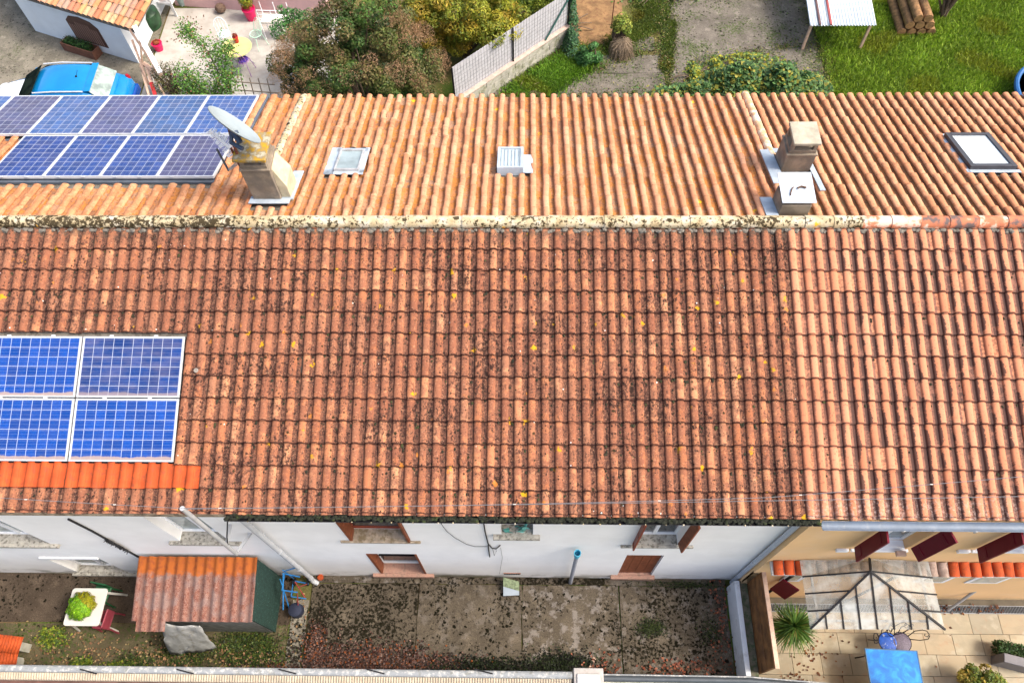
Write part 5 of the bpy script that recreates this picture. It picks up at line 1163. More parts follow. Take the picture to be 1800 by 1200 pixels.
# ------------------------------------------------------------------ vegetation builders
def blob_cloud(rs, blobs, n):
    w = np.array([b[3] ** 2 for b in blobs]); w = w / w.sum(); idx = rs.choice(len(blobs), n, p=w)
    c = np.array([b[:3] for b in blobs])[idx]; r = np.array([b[3] for b in blobs])[idx][:, None]
    v = rs.normal(0, 1, (n, 3)); v /= np.linalg.norm(v, axis=1)[:, None]; rad = rs.uniform(.55, 1.0, (n, 1)) ** .6
    return c + v * r * rad * np.array([1, 1, .85]), v, idx
def shrub(name, label, cat, base, ext, zc, nb, br, nl, ls, cols, seed, trunk=True, group=None, plume=None, nplume=0, lo=.2, asp=.5):
    rs = np.random.RandomState(seed); t = empty(name, base, 0, label, cat, group); bl = []
    for i in range(nb):
        v = rs.normal(0, 1, 3); v /= np.linalg.norm(v); rr = rs.uniform(.25, 1.0) ** .5 * (1.12 if i % 7 == 0 else 1.0)
        bl.append((v[0] * ext[0] * rr, v[1] * ext[1] * rr, max(lo, zc + v[2] * ext[2] * rr), br * rs.uniform(.45, 1.5)))
    p, v, idx = blob_cloud(rs, bl, nl); p[:, 2] = np.maximum(p[:, 2], .03); hue = rs.randint(0, len(cols), nb)
    shade_ = rs.uniform(.55, 1.35, nb); cc = np.array(cols)[hue][idx] * shade_[idx][:, None]; mixc = np.array(cols)[rs.randint(0, len(cols), nl)]; cc = (cc * .6 + mixc * .4) * rs.uniform(.6, 1.35, (nl, 1))
    if trunk:
        m = MB()
        for i in range(24):
            b = bl[i % nb]; b = (b[0] * 1.08, b[1] * 1.08, b[2] * 1.05); mid2 = (b[0] * .35 + rs.normal(0, .1), b[1] * .35 + rs.normal(0, .1), b[2] * .55); m.tube([(rs.normal(0, .05), rs.normal(0, .05), 0), mid2, (b[0], b[1], b[2])], [.05, .03, .012], 6)
        m.build('trunk', BARK, t, smooth=True)
    leaves('crown', nl, p, v + np.array([0, 0, .5]), ls, cc, parent=t, seed=seed, asp=asp, stuff=False)
    if plume:
        bl2 = []
        for i in range(nplume):
            v2 = rs.normal(0, 1, 3); v2 /= np.linalg.norm(v2); v2[2] = abs(v2[2]) * 1.0 - .15; bl2.append((v2[0] * ext[0] * 1.02, v2[1] * ext[1] * 1.02, zc + v2[2] * ext[2] * 1.08, rs.uniform(.14, .30)))
        n2 = nplume * 170; p2, v2, id2 = blob_cloud(rs, bl2, n2); hue = rs.randint(0, len(plume), nplume); c2 = np.array(plume)[hue][id2] * rs.uniform(.6, 1.4, (n2, 1))
        leaves('plume', n2, p2, v2, .045, np.clip(c2, 0, 1), parent=t, seed=seed + 1, asp=.25, stuff=False)
    return t

# ------------------------------------------------------------------ behind the terrace
DRIVE = mat_concrete('driveway_concrete', (.21, .19, .15), .5, 51, .56, True); sheet('driveway', [(-40, -11.75, 8.3, 30)], .004, DRIVE)
n = NT('pale_terrace'); c = n.mix(n.ss(n.noise(n.P, 2.0, 6, .65), .35, .65), c3(.43, .41, .375), c3(.33, .31, .28)); c = n.mix(n.M('MULTIPLY', n.ss(n.noise(n.P, 20, 7, .7), .56, .66), .4), c, c3(.35, .31, .26)); n.bump(n.noise(n.P, 40, 5), .2, .005)
sheet('terrace', [(-11.7, -6.0, 8.3, 18.0)], .008, n.done(c, .85, 0, .2))
bp = empty('garden_paving', (4, 15, 0)); bp['kind'] = 'structure'; GC = [mat_concrete('garden_concrete', (.17, .15, .125), .8, 61 + i * 5, .515, True) for i in range(3)]
slab(-1.0, 4.10, 8.3, 14.9, GC[0], h=.03, parent=bp); slab(1.9, 4.2, 14.93, 15.7, GC[1], h=.026, parent=bp); slab(4.25, 8.9, 14.4, 18.6, GC[2], h=.03, parent=bp); slab(4.22, 8.9, 8.3, 14.3, GC[0], h=.022, parent=bp); slab(2.9, 3.9, 15.9, 16.5, GC[1], h=.026, parent=bp)
sheet('soil_bed', [(1.35, 3.0, 16.2, 22)], .010, SOIL)
LAWN = plain('lawn_soil', (.10, .16, .02), 1, var=.3, sc=3, dirt=(.10, .09, .03), dthr=(.55, .7)); sheet('lawn', [(9.4, 30, 8.3, 40)], .006, LAWN)
def grass(name, label, regions, seed, cols, h=.09, z=.01):
    rs = np.random.RandomState(seed); P_ = []
    for kind, a, b, c, d, n_ in regions:
        if kind == 'r': P_.append(np.stack([rs.uniform(a, b, n_), rs.uniform(c, d, n_)], 1))
        else: P_.append(np.stack([rs.normal(a, c, n_), rs.normal(b, d, n_)], 1))
    p = np.vstack(P_); n_ = len(p); ang = rs.uniform(0, 2 * np.pi, n_); hh = h * rs.uniform(.5, 1.4, n_); w = .008 + .006 * rs.rand(n_); lx = rs.normal(0, .5, n_) * hh; ly = rs.normal(0, .5, n_) * hh
    dx, dy = np.cos(ang) * w, np.sin(ang) * w; z0 = np.full(n_, z)
    V = np.stack([np.stack([p[:, 0] - dx, p[:, 1] - dy, z0], 1), np.stack([p[:, 0] + dx, p[:, 1] + dy, z0], 1), np.stack([p[:, 0] + dx * .6 + lx, p[:, 1] + dy * .6 + ly, z0 + hh], 1), np.stack([p[:, 0] - dx * .6 + lx, p[:, 1] - dy * .6 + ly, z0 + hh], 1)], 1).reshape(-1, 3)
    gcol = pick(rs, cols, n_, .4); lf = .5 + .25 * np.sin(p[:, 0] * 2.1 + np.sin(p[:, 1] * 1.7) * 1.5) + .25 * np.sin(p[:, 1] * 2.9 + np.sin(p[:, 0] * 1.3) * 2); gcol = gcol * (.72 + .5 * lf[:, None]) * np.array([1.0, 1, 1]) + np.array([.05, .02, 0]) * (lf[:, None] < .25)
    me = np_mesh(name, V, np.arange(4 * n_).reshape(n_, 4), False, np.repeat(gcol, 4, 0)); o = link(name, me, leafM); return tag(o, label, 'grass', kind='stuff')
GR = [(.08, .19, .012), (.12, .25, .015), (.15, .27, .02), (.06, .13, .012)]
grass('grass', 'bright green grass at the right of the gardens behind the roofs', [('r', 8.95, 17.5, 13.2, 19.5, 75000)], 41, [(.14, .24, .012), (.19, .30, .02), (.24, .33, .03), (.10, .18, .015)], .11)
def patch_on_line(a, b, w, n_): 
    out = []
    for i in range(12): t = (i + .5) / 12; out.append(('g', a[0] + (b[0] - a[0]) * t, a[1] + (b[1] - a[1]) * t, w, w, n_ // 12))
    return out
grass('grass', 'wedge of green grass at the foot of the grey fence wall', patch_on_line((-.4, 13.8), (1.7, 15.6), .27, 26000), 42, GR, .12)
grass('grass', 'mossy grass filling the gaps between the garden slabs', patch_on_line((2.6, 16.0), (4.2, 17.6), .20, 12000) + patch_on_line((4.15, 15.0), (4.5, 17.2), .10, 7000) + patch_on_line((4.0, 17.4), (4.0, 18.5), .3, 8000), 43, [(.08, .13, .015), (.12, .15, .02), (.06, .09, .015)], .06)

# outbuilding at the upper left
ob = empty('outbuilding', (-13.9, 17, 0), 0, 'low white outbuilding with a mottled clay tile roof and a brown louvred shutter', 'building')
A0 = Vector((-12.10, 15.45, 0)); B0 = Vector((-15.83, 16.95, 0)); C0 = Vector((-17.6, 19.4, 0)); O0 = Vector(ob.location)
d_ = (B0 - A0).normalized(); nin = Vector((-d_.y, d_.x, 0)); nin = nin if nin.y > 0 else -nin; HO = 1.55
A1, B1, C1 = A0, B0, C0
dep = 4.0; pr = [A0 - O0, B0 - O0, C0 - O0, C0 + Vector((5.2, 3.2, 0)) - O0, A0 + nin * dep + d_ * 1.3 - O0]
m = MB(); k_ = len(pr); m.add([tuple(v) for v in pr] + [(v.x, v.y, HO) for v in pr], [(i, i + k_, (i + 1) % k_ + k_, (i + 1) % k_) for i in range(k_)] + [tuple(range(k_, 2 * k_))]); m.build('wall', plain('bluish_white_wall', (.70, .76, .80), .9, var=.04, sc=2, dirt=(.5, .52, .5), dthr=(.6, .8)), ob)
# louvred shutter opening on the long wall
def onwall(t, z, out=0.0): p = A0 + d_ * t - nin * out; return Vector((p.x, p.y, z)) - O0
m = MB(); fr_ = [(.98, .28), (2.18, .28), (2.18, .98), (1.98, 1.17), (1.58, 1.24), (1.18, 1.17), (.98, .98)]
m.add([onwall(t, z, .02) for t, z in fr_] + [onwall(t, z, .0) for t, z in fr_], [tuple(range(7))] + [(i, i + 7, (i + 1) % 7 + 7, (i + 1) % 7) for i in range(7)]); sf = m.build('shutter', plain('dark_brown_frame', (.10, .05, .035), .7), ob)
m = MB()
for i in range(12): t = 1.05 + i * .09; zt = 1.02 if 2 < i < 9 else .90; m.add([onwall(t, .34, .045), onwall(t + .065, .34, .03), onwall(t + .065, zt, .03), onwall(t, zt, .045)], [(0, 1, 2, 3)])
o = m.build('louvre', plain('tan_slats', (.33, .19, .14), .7), sf)
m = MB(); m.add([Vector(v) - O0 for v in (B0 + Vector((-.35, .48, 1.0)), B0 + Vector((-.62, .86, 1.0)), B0 + Vector((-.62, .86, 1.45)), B0 + Vector((-.35, .48, 1.45)))] , [(0, 1, 2, 3)])
o = m.build('window', GLASSGREY, ob); o.location = (-.02, -.02, 0)
m = MB(); m.add([Vector(v) - O0 for v in (B0 + Vector((-.30, .38, .94)), B0 + Vector((-.66, .88, .94)), B0 + Vector((-.72, .84, .98)), B0 + Vector((-.36, .34, .98)))], [(0, 1, 2, 3)]); m.build('sill', PINKSTONE, ob)
# eaves board and tiles
m = MB(); e0 = onwall(-.75, HO, .10); e1 = onwall(3.0, HO, .10); m.bar(e0, e1, .05, .12); m.build('eaves_board', plain('cream_board', (.66, .60, .50), .8), ob)
rsl = R(16); yl = nin * math.cos(rsl) + Vector((0, 0, 1)) * math.sin(rsl); xl = -d_; zl = xl.cross(yl)
MO = Matrix(((xl.x, yl.x, zl.x, 0), (xl.y, yl.y, zl.y, 0), (xl.z, yl.z, zl.z, 0), (0, 0, 0, 1))); MO.translation = onwall(-.72, HO + .06, .16)
n = NT('mottled_clay'); oi = n.N('ShaderNodeObjectInfo').outputs['Random']; c = n.ramp(oi, [(0, (.40, .27, .12)), (.25, (.40, .17, .08)), (.5, (.44, .31, .18)), (.7, (.38, .12, .055)), (.9, (.32, .23, .18)), (1, (.44, .23, .14))]); c = n.mix(n.M('MULTIPLY', n.ss(n.noise(n.P, 12, 6, .7), .5, .64), .5), c, c3(.24, .14, .05)); n.bump(n.noise(n.P, 30, 5), .3, .008); MOT = n.done(c, .9, 0, .2)
m = MB(); m.obox((-2.0, 1.5, -.05), (1, 0, 0), (0, 1, 0), (0, 0, 1), 2.1, 1.55, .03); rf = m.build('roof', MORTAR, ob, M=MO)
OV, OF = tile_arrays(.33, .05, .02, .02, arc_prof(.085, .07, 8), .08); ome = np_mesh('tile', OV, OF, True); ome.materials.append(MOT)
OV2 = OV.copy(); OV2[:, 2] = -OV2[:, 2] * .6 + .03; ome2 = np_mesh('tile', OV2, OF[:, ::-1], True); ome2.materials.append(MOT)
for r_ in range(9):
    for c_ in range(21):
        link('tile', ome, None, rf, Matrix.Translation((.06 - c_ * .19, .30 + r_ * .31, .0)) @ Matrix.Rotation(random.gauss(0, .03), 4, 'Z'))
        link('tile', ome2, None, rf, Matrix.Translation((-.035 - c_ * .19, .30 + r_ * .31, -.03)))
# trough planter against the outbuilding
pln = empty('planter', tuple(A0 + d_ * 1.95 - nin * .22), math.atan2(-d_.y, -d_.x), 'brown trough planter of green herbs below the louvred shutter', 'planter')
m = MB()
for b in ((-.62, .62, -.17, -.14, 0, .30), (-.62, .62, .14, .17, 0, .30), (-.62, -.59, -.14, .14, 0, .30), (.59, .62, -.14, .14, 0, .30)): m.box(*b)
m.build('trough', plain('brown_trough', (.15, .065, .04), .8, var=.2, sc=8), pln, bevel=.006)
rs = np.random.RandomState(3); N_ = 1500; p = np.stack([rs.uniform(-.55, .45, N_), rs.uniform(-.14, .14, N_), rs.uniform(.22, .42, N_)], 1); leaves('herbs', N_, p, np.tile([0, 0, 1.], (N_, 1)), .05, pick(rs, [(.03, .09, .02), (.05, .13, .025), (.02, .05, .015)], N_, .4), parent=pln, seed=3, stuff=False)

# white timber frame leaning beside the outbuilding
tf = empty('timber_frame', (-11.7, 14.9, 0), 0, 'white and bare timber frame standing at the corner of the outbuilding, one beam painted red', 'frame'); T0 = Vector(tf.location)
def tbar(a, za, b, zb, w, mat, nm): 
    m = MB(); m.bar(Vector(at_z(a[0], a[1], za)) - T0, Vector(at_z(b[0], b[1], zb)) - T0, w, w * .7); m.build(nm, mat, tf)
tbar((236, 46), 1.75, (282, 128), .9, .13, WHITEPAINT, 'beam'); tbar((228, 52), 1.6, (278, 128), .7, .06, PALEWOOD, 'beam'); tbar((232, 70), 1.3, (262, 150), .3, .06, PALEWOOD, 'brace'); tbar((246, 68), 1.4, (250, 112), .6, .07, PALEWOOD, 'brace')
tbar((252, 112), .7, (283, 133), .7, .12, PALEWOOD, 'brace'); tbar((258, 118), .7, (266, 146), .5, .09, PALEWOOD, 'brace'); tbar((266, 146), .5, (273, 168), .45, .10, plain('red_paint', (.36, .02, .02), .6), 'painted_end')
tbar((247, 115), .6, (262, 168), .3, .06, PALEWOOD, 'brace'); tbar((290, 168), .3, (262, 120), .75, .05, PALEWOOD, 'brace')

# car ---------------------------------------------------------------------------------------------------
car = empty('parked_car', (-13.52, 13.22, 0), R(2), 'bright blue hatchback with white sky glare painted on its bonnet, parked behind the solar panels', 'car')
n = NT('blue_car_paint'); n.done(n.mix(n.ss(n.noise(n.P, 1.5, 2), .3, .7), c3(.003, .16, .40), c3(.004, .19, .46)), .25, .1, .4); n.b.inputs['Coat Weight'].default_value = .6; CARB = n.m
n = NT('deep_blue_paint'); n.done(c3(.004, .05, .26), .25, .1, .5); n.b.inputs['Coat Weight'].default_value = .6; DEEP = n.m
n = NT('bonnet_sky_glare'); n.done(c3(.80, .83, .86), .25, 0, .5); CARGLARE = n.m  # sky glare on the blue bonnet, put into a white colour
n = NT('car_glass'); n.done(n.mix(n.ss(n.noise(n.P, 2.5, 5, .7), .42, .62), c3(.006, .010, .009), c3(.016, .024, .018)), .4, 0, .0); CG = n.m
def loft(stations, mat, nm, sub_=1, cap=True):
    """stations: (x, [(y,z)...]) open cross-sections mirrored in y"""
    m = MB(); rings = []
    for x, sec in stations:
        full = [(y, z) for y, z in sec] + [(-y, z) for y, z in sec[::-1]]; rings.append([(x, y, z) for y, z in full])
    k = len(rings[0]); V = [v for r in rings for v in r]; F = [(i * k + j, i * k + (j + 1) % k, (i + 1) * k + (j + 1) % k, (i + 1) * k + j) for i in range(len(rings) - 1) for j in range(k)]
    if cap: F += [tuple(range(k))[::-1], tuple((len(rings) - 1) * k + j for j in range(k))]
    m.add(V, F); o = m.build(nm, mat, car, smooth=True)
    if sub_: md = o.modifiers.new('s', 'SUBSURF'); md.levels = sub_; md.render_levels = 2
    for p_ in o.data.polygons: p_.use_smooth = True
    return o
def bsec(w, zt, zm=.62, zb=.24): return [(0.0, zb), (w * .86, zb), (w * .99, zb + .12), (w, zm), (w * .95, zt - .06), (w * .80, zt), (0.0, zt + .015)]
loft([(-2.00, bsec(.52, .58, .48, .30)), (-1.96, bsec(.66, .66, .5, .26)), (-1.80, bsec(.76, .74)), (-1.45, bsec(.80, .82)), (-1.00, bsec(.82, .92)), (-.6, bsec(.825, .95)), (.6, bsec(.825, .96)), (1.3, bsec(.82, .97)), (1.70, bsec(.80, .96)), (1.90, bsec(.76, .88)), (1.97, bsec(.70, .76, .5)), (1.99, bsec(.60, .62, .45, .32))], CARB, 'body')
loft([(-1.90, [(0, .715), (.55, .70), (.62, .69)]), (-1.70, [(0, .80), (.60, .785), (.68, .76)]), (-1.35, [(0, .875), (.62, .86), (.70, .83)]), (-.98, [(0, .955), (.60, .94), (.68, .92)])], CARGLARE, 'bonnet', 1, False)
def gsec(wb, wt, zb, zt): return [(0.0, zb - .04), (wb, zb - .04), (wb, zb), (wt + .05, zt - .09), (wt, zt - .02), (wt * .75, zt + .012), (0.0, zt + .02)]
loft([(-1.02, gsec(.68, .66, .93, .95)), (-.95, gsec(.72, .66, .94, 1.0)), (-.22, gsec(.745, .575, .95, 1.43)), (.25, gsec(.75, .58, .96, 1.47)), (.80, gsec(.75, .575, .96, 1.465)), (1.22, gsec(.74, .56, .96, 1.42)), (1.66, gsec(.71, .60, .95, 1.06)), (1.74, gsec(.68, .60, .93, .95))], CARB, 'cabin', 1)
def cpane(q, mat, nm): 
    m = MB(); m.add(q, [(0, 1, 2, 3)]); o = m.build(nm, mat, car); sd_ = o.modifiers.new('t', 'SOLIDIFY'); sd_.thickness = .012; sd_.offset = 1; return o
cpane([(-1.00, .655, .995), (-1.00, -.655, .995), (-.28, -.545, 1.445), (-.28, .545, 1.445)], CG, 'windscreen')
cpane([(1.66, -.62, 1.085), (1.66, .62, 1.085), (1.26, .53, 1.435), (1.26, -.53, 1.435)], plain('hazy_rear_glass', (.24, .30, .27), .1, 0, .8, var=.4, sc=4, bump=0), 'rear_window')
for sy in (-1, 1):
    q = [(-.85, sy * .745, .985), (1.30, sy * .748, .995), (1.08, sy * .625, 1.35), (-.20, sy * .625, 1.35)]; cpane(q if sy < 0 else q[::-1], CG, 'side_window')
    m = MB(); m.tube([(-.24, sy * .575, 1.455), (.3, sy * .585, 1.485), (1.15, sy * .57, 1.45)], .018, 8); m.build('roof_rail', ALU, car, smooth=True)
    m = MB(); m.lathe((-.72, sy * .86, 1.0), [(.001, -.05), (.05, -.04), (.07, 0), (.055, .05), (.001, .06)], 14, 1.1, 1); m.build('wing_mirror', CARB, car, smooth=True)
    for wx in (-1.25, 1.25):
        wh = empty('wheel', (wx, sy * .78, .30), 0, parent=car); m = MB(); m.tube([(0, -.09, 0), (0, .09, 0)], .30, 24); m.build('tyre', plain('tyre_rubber', (.02, .02, .02), .8, bump=0), wh, bevel=.03)
        m = MB(); m.tube([(0, -.095, 0), (0, .095, 0)], .19, 18); m.build('rim', ALU, wh, bevel=.01)
    m = MB(); m.lathe((1.86, sy * .66, .80), [(.001, -.12), (.08, -.06), (.09, .04), (.05, .12), (.001, .13)], 12, .8, .8); m.build('tail_light', plain('red_lens', (.30, .01, .02), .2, 0, .6), car, smooth=True)
    m = MB(); m.lathe((-1.80, sy * .60, .66), [(.001, -.06), (.12, -.03), (.13, .03), (.001, .07)], 14, 1.1, .9); m.build('headlight', plain('clear_lens', (.6, .65, .68), .1, 0, .8), car, smooth=True)
m = MB(); m.box(1.90, 2.06, -.68, .68, .34, .60); m.build('bumper', DEEP, car, bevel=.05)
m = MB(); m.box(-2.06, -1.90, -.66, .66, .30, .55); m.build('bumper', CARB, car, bevel=.05)
m = MB(); m.box(2.062, 2.070, -.25, .25, .42, .52); m.build('number_plate', WHITEPAINT, car)
m = MB(); m.box(1.15, 1.34, -.56, .56, 1.435, 1.46); m.build('spoiler', CARB, car, bevel=.02)
m = MB(); m.tube([(.85, 0, 1.48), (.98, .02, 1.68)], .006, 6); m.lathe((.85, 0, 1.478), [(.03, 0), (.02, .03), (.001, .035)], 10); m.build('antenna', DARKMETAL, car)

# terrace things -----------------------------------------------------------------------------------------
pw = empty('pink_wall', (-8.9, 17.9, 0), 0, 'pink rendered garden wall at the back of the pale terrace', 'wall')
a_ = Vector(at_z(330, 12)); b_ = Vector(at_z(640, 36)); dd = (b_ - a_).normalized()
m = MB(); c_ = (a_ + dd * 2.2) - Vector(pw.location) + Vector((0, .10, .9)); m.obox(c_, dd, (-dd.y, dd.x, 0), (0, 0, 1), 2.6, .09, .9); m.build('wall_body', PINKWALL, pw)
rt_ = empty('round_table', (*Vector(at_z(416, 83, .72)).xy, .0), 0, 'round pale yellow table on the terrace carrying a red pot', 'table')
m = MB(); m.lathe((0, 0, .70), [(.44, 0), (.45, .012), (.44, .03), (.001, .03)], 32); m.build('table_top', plain('pale_yellow_paint', (.58, .53, .20), .5, var=.05), rt_, smooth=True)
for i in range(3): t = R(120 * i + 20); m = MB(); m.tube([(.06 * math.cos(t), .06 * math.sin(t), .70), (.10 * math.cos(t), .10 * math.sin(t), .35), (.34 * math.cos(t), .34 * math.sin(t), 0)], .014, 6); m.build('leg', GREYMETAL, rt_, smooth=True)
def pot(loc, r, h, mat, label, name='flower_pot', plant=None, npl=0, ph=.3, pr_=.2, cols=None, ls=.06, seed=1):
    o = empty(name, loc, 0, label, 'pot'); m = MB(); m.lathe((0, 0, 0), [(r * .72, 0), (r, h * .9), (r * 1.06, h * .9), (r * 1.06, h), (r * .9, h), (r * .85, h * .85), (.001, h * .85)], 18); m.build('pot', mat, o, smooth=True)
    if npl:
        rs = np.random.RandomState(seed); v = rs.normal(0, 1, (npl, 3)); v /= np.linalg.norm(v, axis=1)[:, None]; p = v * np.array([pr_, pr_, ph / 2]) * rs.uniform(.3, 1, (npl, 1)) + np.array([0, 0, h + ph * .45]); leaves('plant', npl, p, v, ls, pick(rs, cols, npl, .35), parent=o, seed=seed, stuff=False)
    return o
RED = plain('red_glaze', (.45, .02, .02), .35, 0, .5); MAG = plain('magenta_plastic', (.60, .01, .10), .4, 0, .4); DRED = plain('dark_clay', (.22, .07, .05), .8)
T1 = Vector(rt_.location)
pot((T1.x - .02, T1.y + .20, .735), .085, .20, RED, 'red glazed pot standing on the yellow round table', plant=1, npl=120, ph=.1, pr_=.08, cols=[(.30, .03, .02), (.2, .05, .02)], seed=2)
pot((T1.x - .14, T1.y - .10, .735), .07, .06, plain('dark_green_tray', (.03, .06, .03), .7), 'small dark green plant tray on the yellow round table', plant=1, npl=260, ph=.1, pr_=.08, cols=[(.04, .10, .02), (.07, .13, .03)], seed=3, ls=.04)
p = at_z(443, 34); pot((p.x, p.y, .01), .20, .40, MAG, 'tall magenta pot with a yellow green shrub by the pink wall', plant=1, npl=1500, ph=.75, pr_=.24, cols=[(.30, .34, .03), (.45, .33, .04), (.14, .24, .03)], seed=4, ls=.07)
p = at_z(390, 22); m = MB(); m.lathe((0, 0, 0), [(.02, 0), (.15, .07), (.17, .16), (.12, .25), (.02, .28)], 16); o = m.build('wicker_ball', plain('brown_wicker', (.13, .085, .06), .9, var=.4, sc=30, bump=.8), None, smooth=True); o.location = (p.x, p.y, .01); tag(o, 'round brown wicker ball on the terrace by the pink wall', 'ball')
p = at_z(281, 88); pot((p.x, p.y, .01), .16, .26, MAG, 'short magenta and terracotta pot at the left edge of the terrace', plant=1, npl=200, ph=.08, pr_=.13, cols=[(.40, .12, .04), (.3, .08, .03)], seed=5)
for i, (px, py, rz_, colr, lb) in enumerate(((428, 108, 170, (.34, .16, .42), 'lilac'), (395, 62, 30, (.50, .66, .72), 'pale blue'), (450, 62, -40, (.45, .72, .55), 'mint green'))):
    p = at_z(px, py, .4); s = empty('bistro_chair', (p.x, p.y, 0.01), R(rz_), '%s wire bistro chair drawn up to the yellow round table' % lb, 'chair', 'wire chairs round the yellow table')
    mt = plain(lb.replace(' ', '_') + '_wire', colr, .5, 0, .4, bump=0); m = MB(); m.tube([(.18 * math.cos(t), .18 * math.sin(t), .44) for t in np.linspace(0, 2 * math.pi, 21)], .010, 6)
    for q in range(-3, 4): yy = q * .05; hw = math.sqrt(.18 ** 2 - yy ** 2); m.tube([(-hw, yy, .44), (hw, yy, .44)], .006, 5)
    m.build('seat', mt, s, smooth=True)
    if i == 0: mm = MB(); mm.lathe((0, 0, .448), [(.001, .03), (.15, .03), (.16, .01), (.15, 0)], 18); mm.build('cushion', plain('violet_cushion', (.07, .03, .28), .8), s, smooth=True)
    m = MB(); m.tube([(-.17, .08, .44), (-.18, .18, .70), (-.10, .22, .84), (0, .23, .88), (.10, .22, .84), (.18, .18, .70), (.17, .08, .44)], .010, 6)
    for q in (-.08, 0, .08): m.tube([(q, .15, .44), (q, .22, .85)], .006, 5)
    m.build('backrest', mt, s, smooth=True)
    for sx in (-1, 1):
        for sy in (-1, 1): m = MB(); m.tube([(sx * .14, sy * .12, .44), (sx * .20, sy * .20, 0)], .010, 6); m.build('leg', mt, s)
# white bench with cushion, green bin
p = at_z(300, 22); be = empty('garden_armchair', (p.x - .05, p.y + .12, .01), R(-14), 'white slatted garden armchair with an orange cushion behind the outbuilding', 'chair')
m = MB(); m.box(-.45, .35, -.25, .28, .38, .44); m.build('seat', WHITEPAINT, be, bevel=.01); m = MB()
for q in range(6): m.box(.37, .40, -.24 + q * .09, -.18 + q * .09, .44, .86)
m.build('slat', WHITEPAINT, be); m = MB(); m.box(.36, .41, -.26, .30, .86, .92); m.box(.36, .41, -.26, -.245, .0, .86); m.box(.36, .41, .285, .30, .0, .86); m.build('back_frame', WHITEPAINT, be)
for sx in (-.45, .30):
    for sy in (-.25, .23): m = MB(); m.box(sx, sx + .05, sy, sy + .05, 0, .38); m.build('leg', WHITEPAINT, be)
m = MB(); m.lathe((-.05, .05, .44), [(.001, .16), (.14, .13), (.20, .05), (.16, 0)], 18); o = m.build('cushion', plain('orange_cloth', (.62, .13, .04), .8), be, smooth=True)
p = at_z(322, 8); pot((p.x, p.y, .01), .17, .42, plain('grey_green_bin', (.27, .34, .33), .6), 'grey green bucket beside the white garden armchair', name='bucket')
p = at_z(268, 45); tz = empty('covered_container', (p.x, p.y, .01), 0, 'dark green covered barrel with pink paper star on top, beside the outbuilding roof', 'barrel')
m = MB(); m.lathe((0, 0, 0), [(.30, 0), (.36, .25), (.34, .5), (.2, .62), (.001, .66)], 22, 1, 1.15); m.build('barrel', plain('dark_green_cover', (.015, .055, .022), .4, 0, .5, var=.5, sc=6, bump=.1), tz, smooth=True)
m = MB()
for q in range(14): t = 2 * math.pi * q / 14; t2 = t + .16; rr_ = .26 if q % 2 else .17; m.add([(-.06, .06, .70), (-.06 + .07 * math.cos(t), .06 + .07 * math.sin(t), .75), (-.06 + rr_ * math.cos(t2), .06 + rr_ * math.sin(t2), .71), (-.06 + .07 * math.cos(t + .44), .06 + .07 * math.sin(t + .44), .74)], [(0, 1, 2, 3)])
m.build('paper_star', plain('pink_paper', (.75, .10, .20), .7), tz)
# plant box of wire mesh on the pink wall
p = at_z(480, 20, .9); wb = empty('plant_cage', (p.x, p.y - .05, .0), R(-3), 'white wire and wood plant stand in front of the pink wall', 'stand')
m = MB(); m.box(-.42, .45, -.18, .22, .62, .66); m.build('shelf', plain('pale_shelf', (.60, .56, .50), .8), wb); m = MB()
for xx in (-.42, 0, .42): m.tube([(xx, -.18, 0), (xx, -.18, 1.1)], .012, 6); m.tube([(xx, .2, 0), (xx, .2, 1.1)], .012, 6)
for zz in (.8, .95, 1.1): m.tube([(-.42, -.18, zz), (.42, -.18, zz)], .010, 6)
m.build('wire_frame', WHITEPAINT, wb)
rs = np.random.RandomState(77); pp = np.stack([rs.normal(-10.9, .25, 90), rs.normal(17.0, .3, 90), np.full(90, .02)], 1); tag(leaves('fallen_leaves', 90, pp, np.tile([0, 0, 2.], (90, 1)), .07, pick(rs, [(.18, .09, .05), (.12, .06, .03)], 90), seed=4, asp=.7), 'brown leaves blown over the pale terrace near the white armchair', 'leaves')
# little wooden trellis
p = at_z(450, 150, .5); tr_ = empty('trellis', (p.x, p.y, .0), R(-4), 'low grey wooden trellis between the climbing rose and the big bush', 'trellis')
for q in range(4): m = MB(); m.bar((-.45 + q * .26, 0, 0), (-.38 + q * .26, .02, .75), .025); m.build('upright', plain('grey_wood', (.22, .18, .14), .9), tr_)
for zz in (.3, .62): m = MB(); m.bar((-.6, -.02, zz), (.6, -.03, zz - .04), .025); m.build('rail', plain('grey_wood', (.22, .18, .14), .9), tr_)

# plants
p = at_z(372, 172, 0); rose = empty('climbing_rose', (p.x, p.y, 0), 0, 'green climbing rose with one long arching shoot over the pale terrace', 'shrub')
rs = np.random.RandomState(12); P2 = []; m = MB()
arcs = [[(372, 170, .2), (385, 130, .9), (365, 90, 1.6), (335, 62, 1.9), (322, 48, 1.9)], [(375, 170, .2), (395, 120, 1.0), (398, 90, 1.5), (385, 80, 1.6)], [(370, 172, .2), (350, 150, .9), (330, 132, 1.1), (318, 128, 1.0)], [(380, 172, .2), (400, 150, .8), (405, 130, 1.0)], [(365, 172, .2), (340, 160, .5), (322, 155, .6)]]
for ai, arc in enumerate(arcs):
    pts_ = [Vector(at_z(a, b, z_)) - Vector(rose.location) for a, b, z_ in arc]; m.tube(pts_, [.02] * (len(pts_) - 1) + [.006], 5)
    n_ = 1000 if ai else 1500
    for i in range(n_):
        t = rs.uniform(.08, .999) * (len(pts_) - 1); j = int(t); q = pts_[j].lerp(pts_[j + 1], t - j); sp = .17 if ai else .11 + .10 * (1 - t / 4); P2.append((q.x + rs.normal(0, sp), q.y + rs.normal(0, sp), max(.05, q.z + rs.normal(0, sp))))
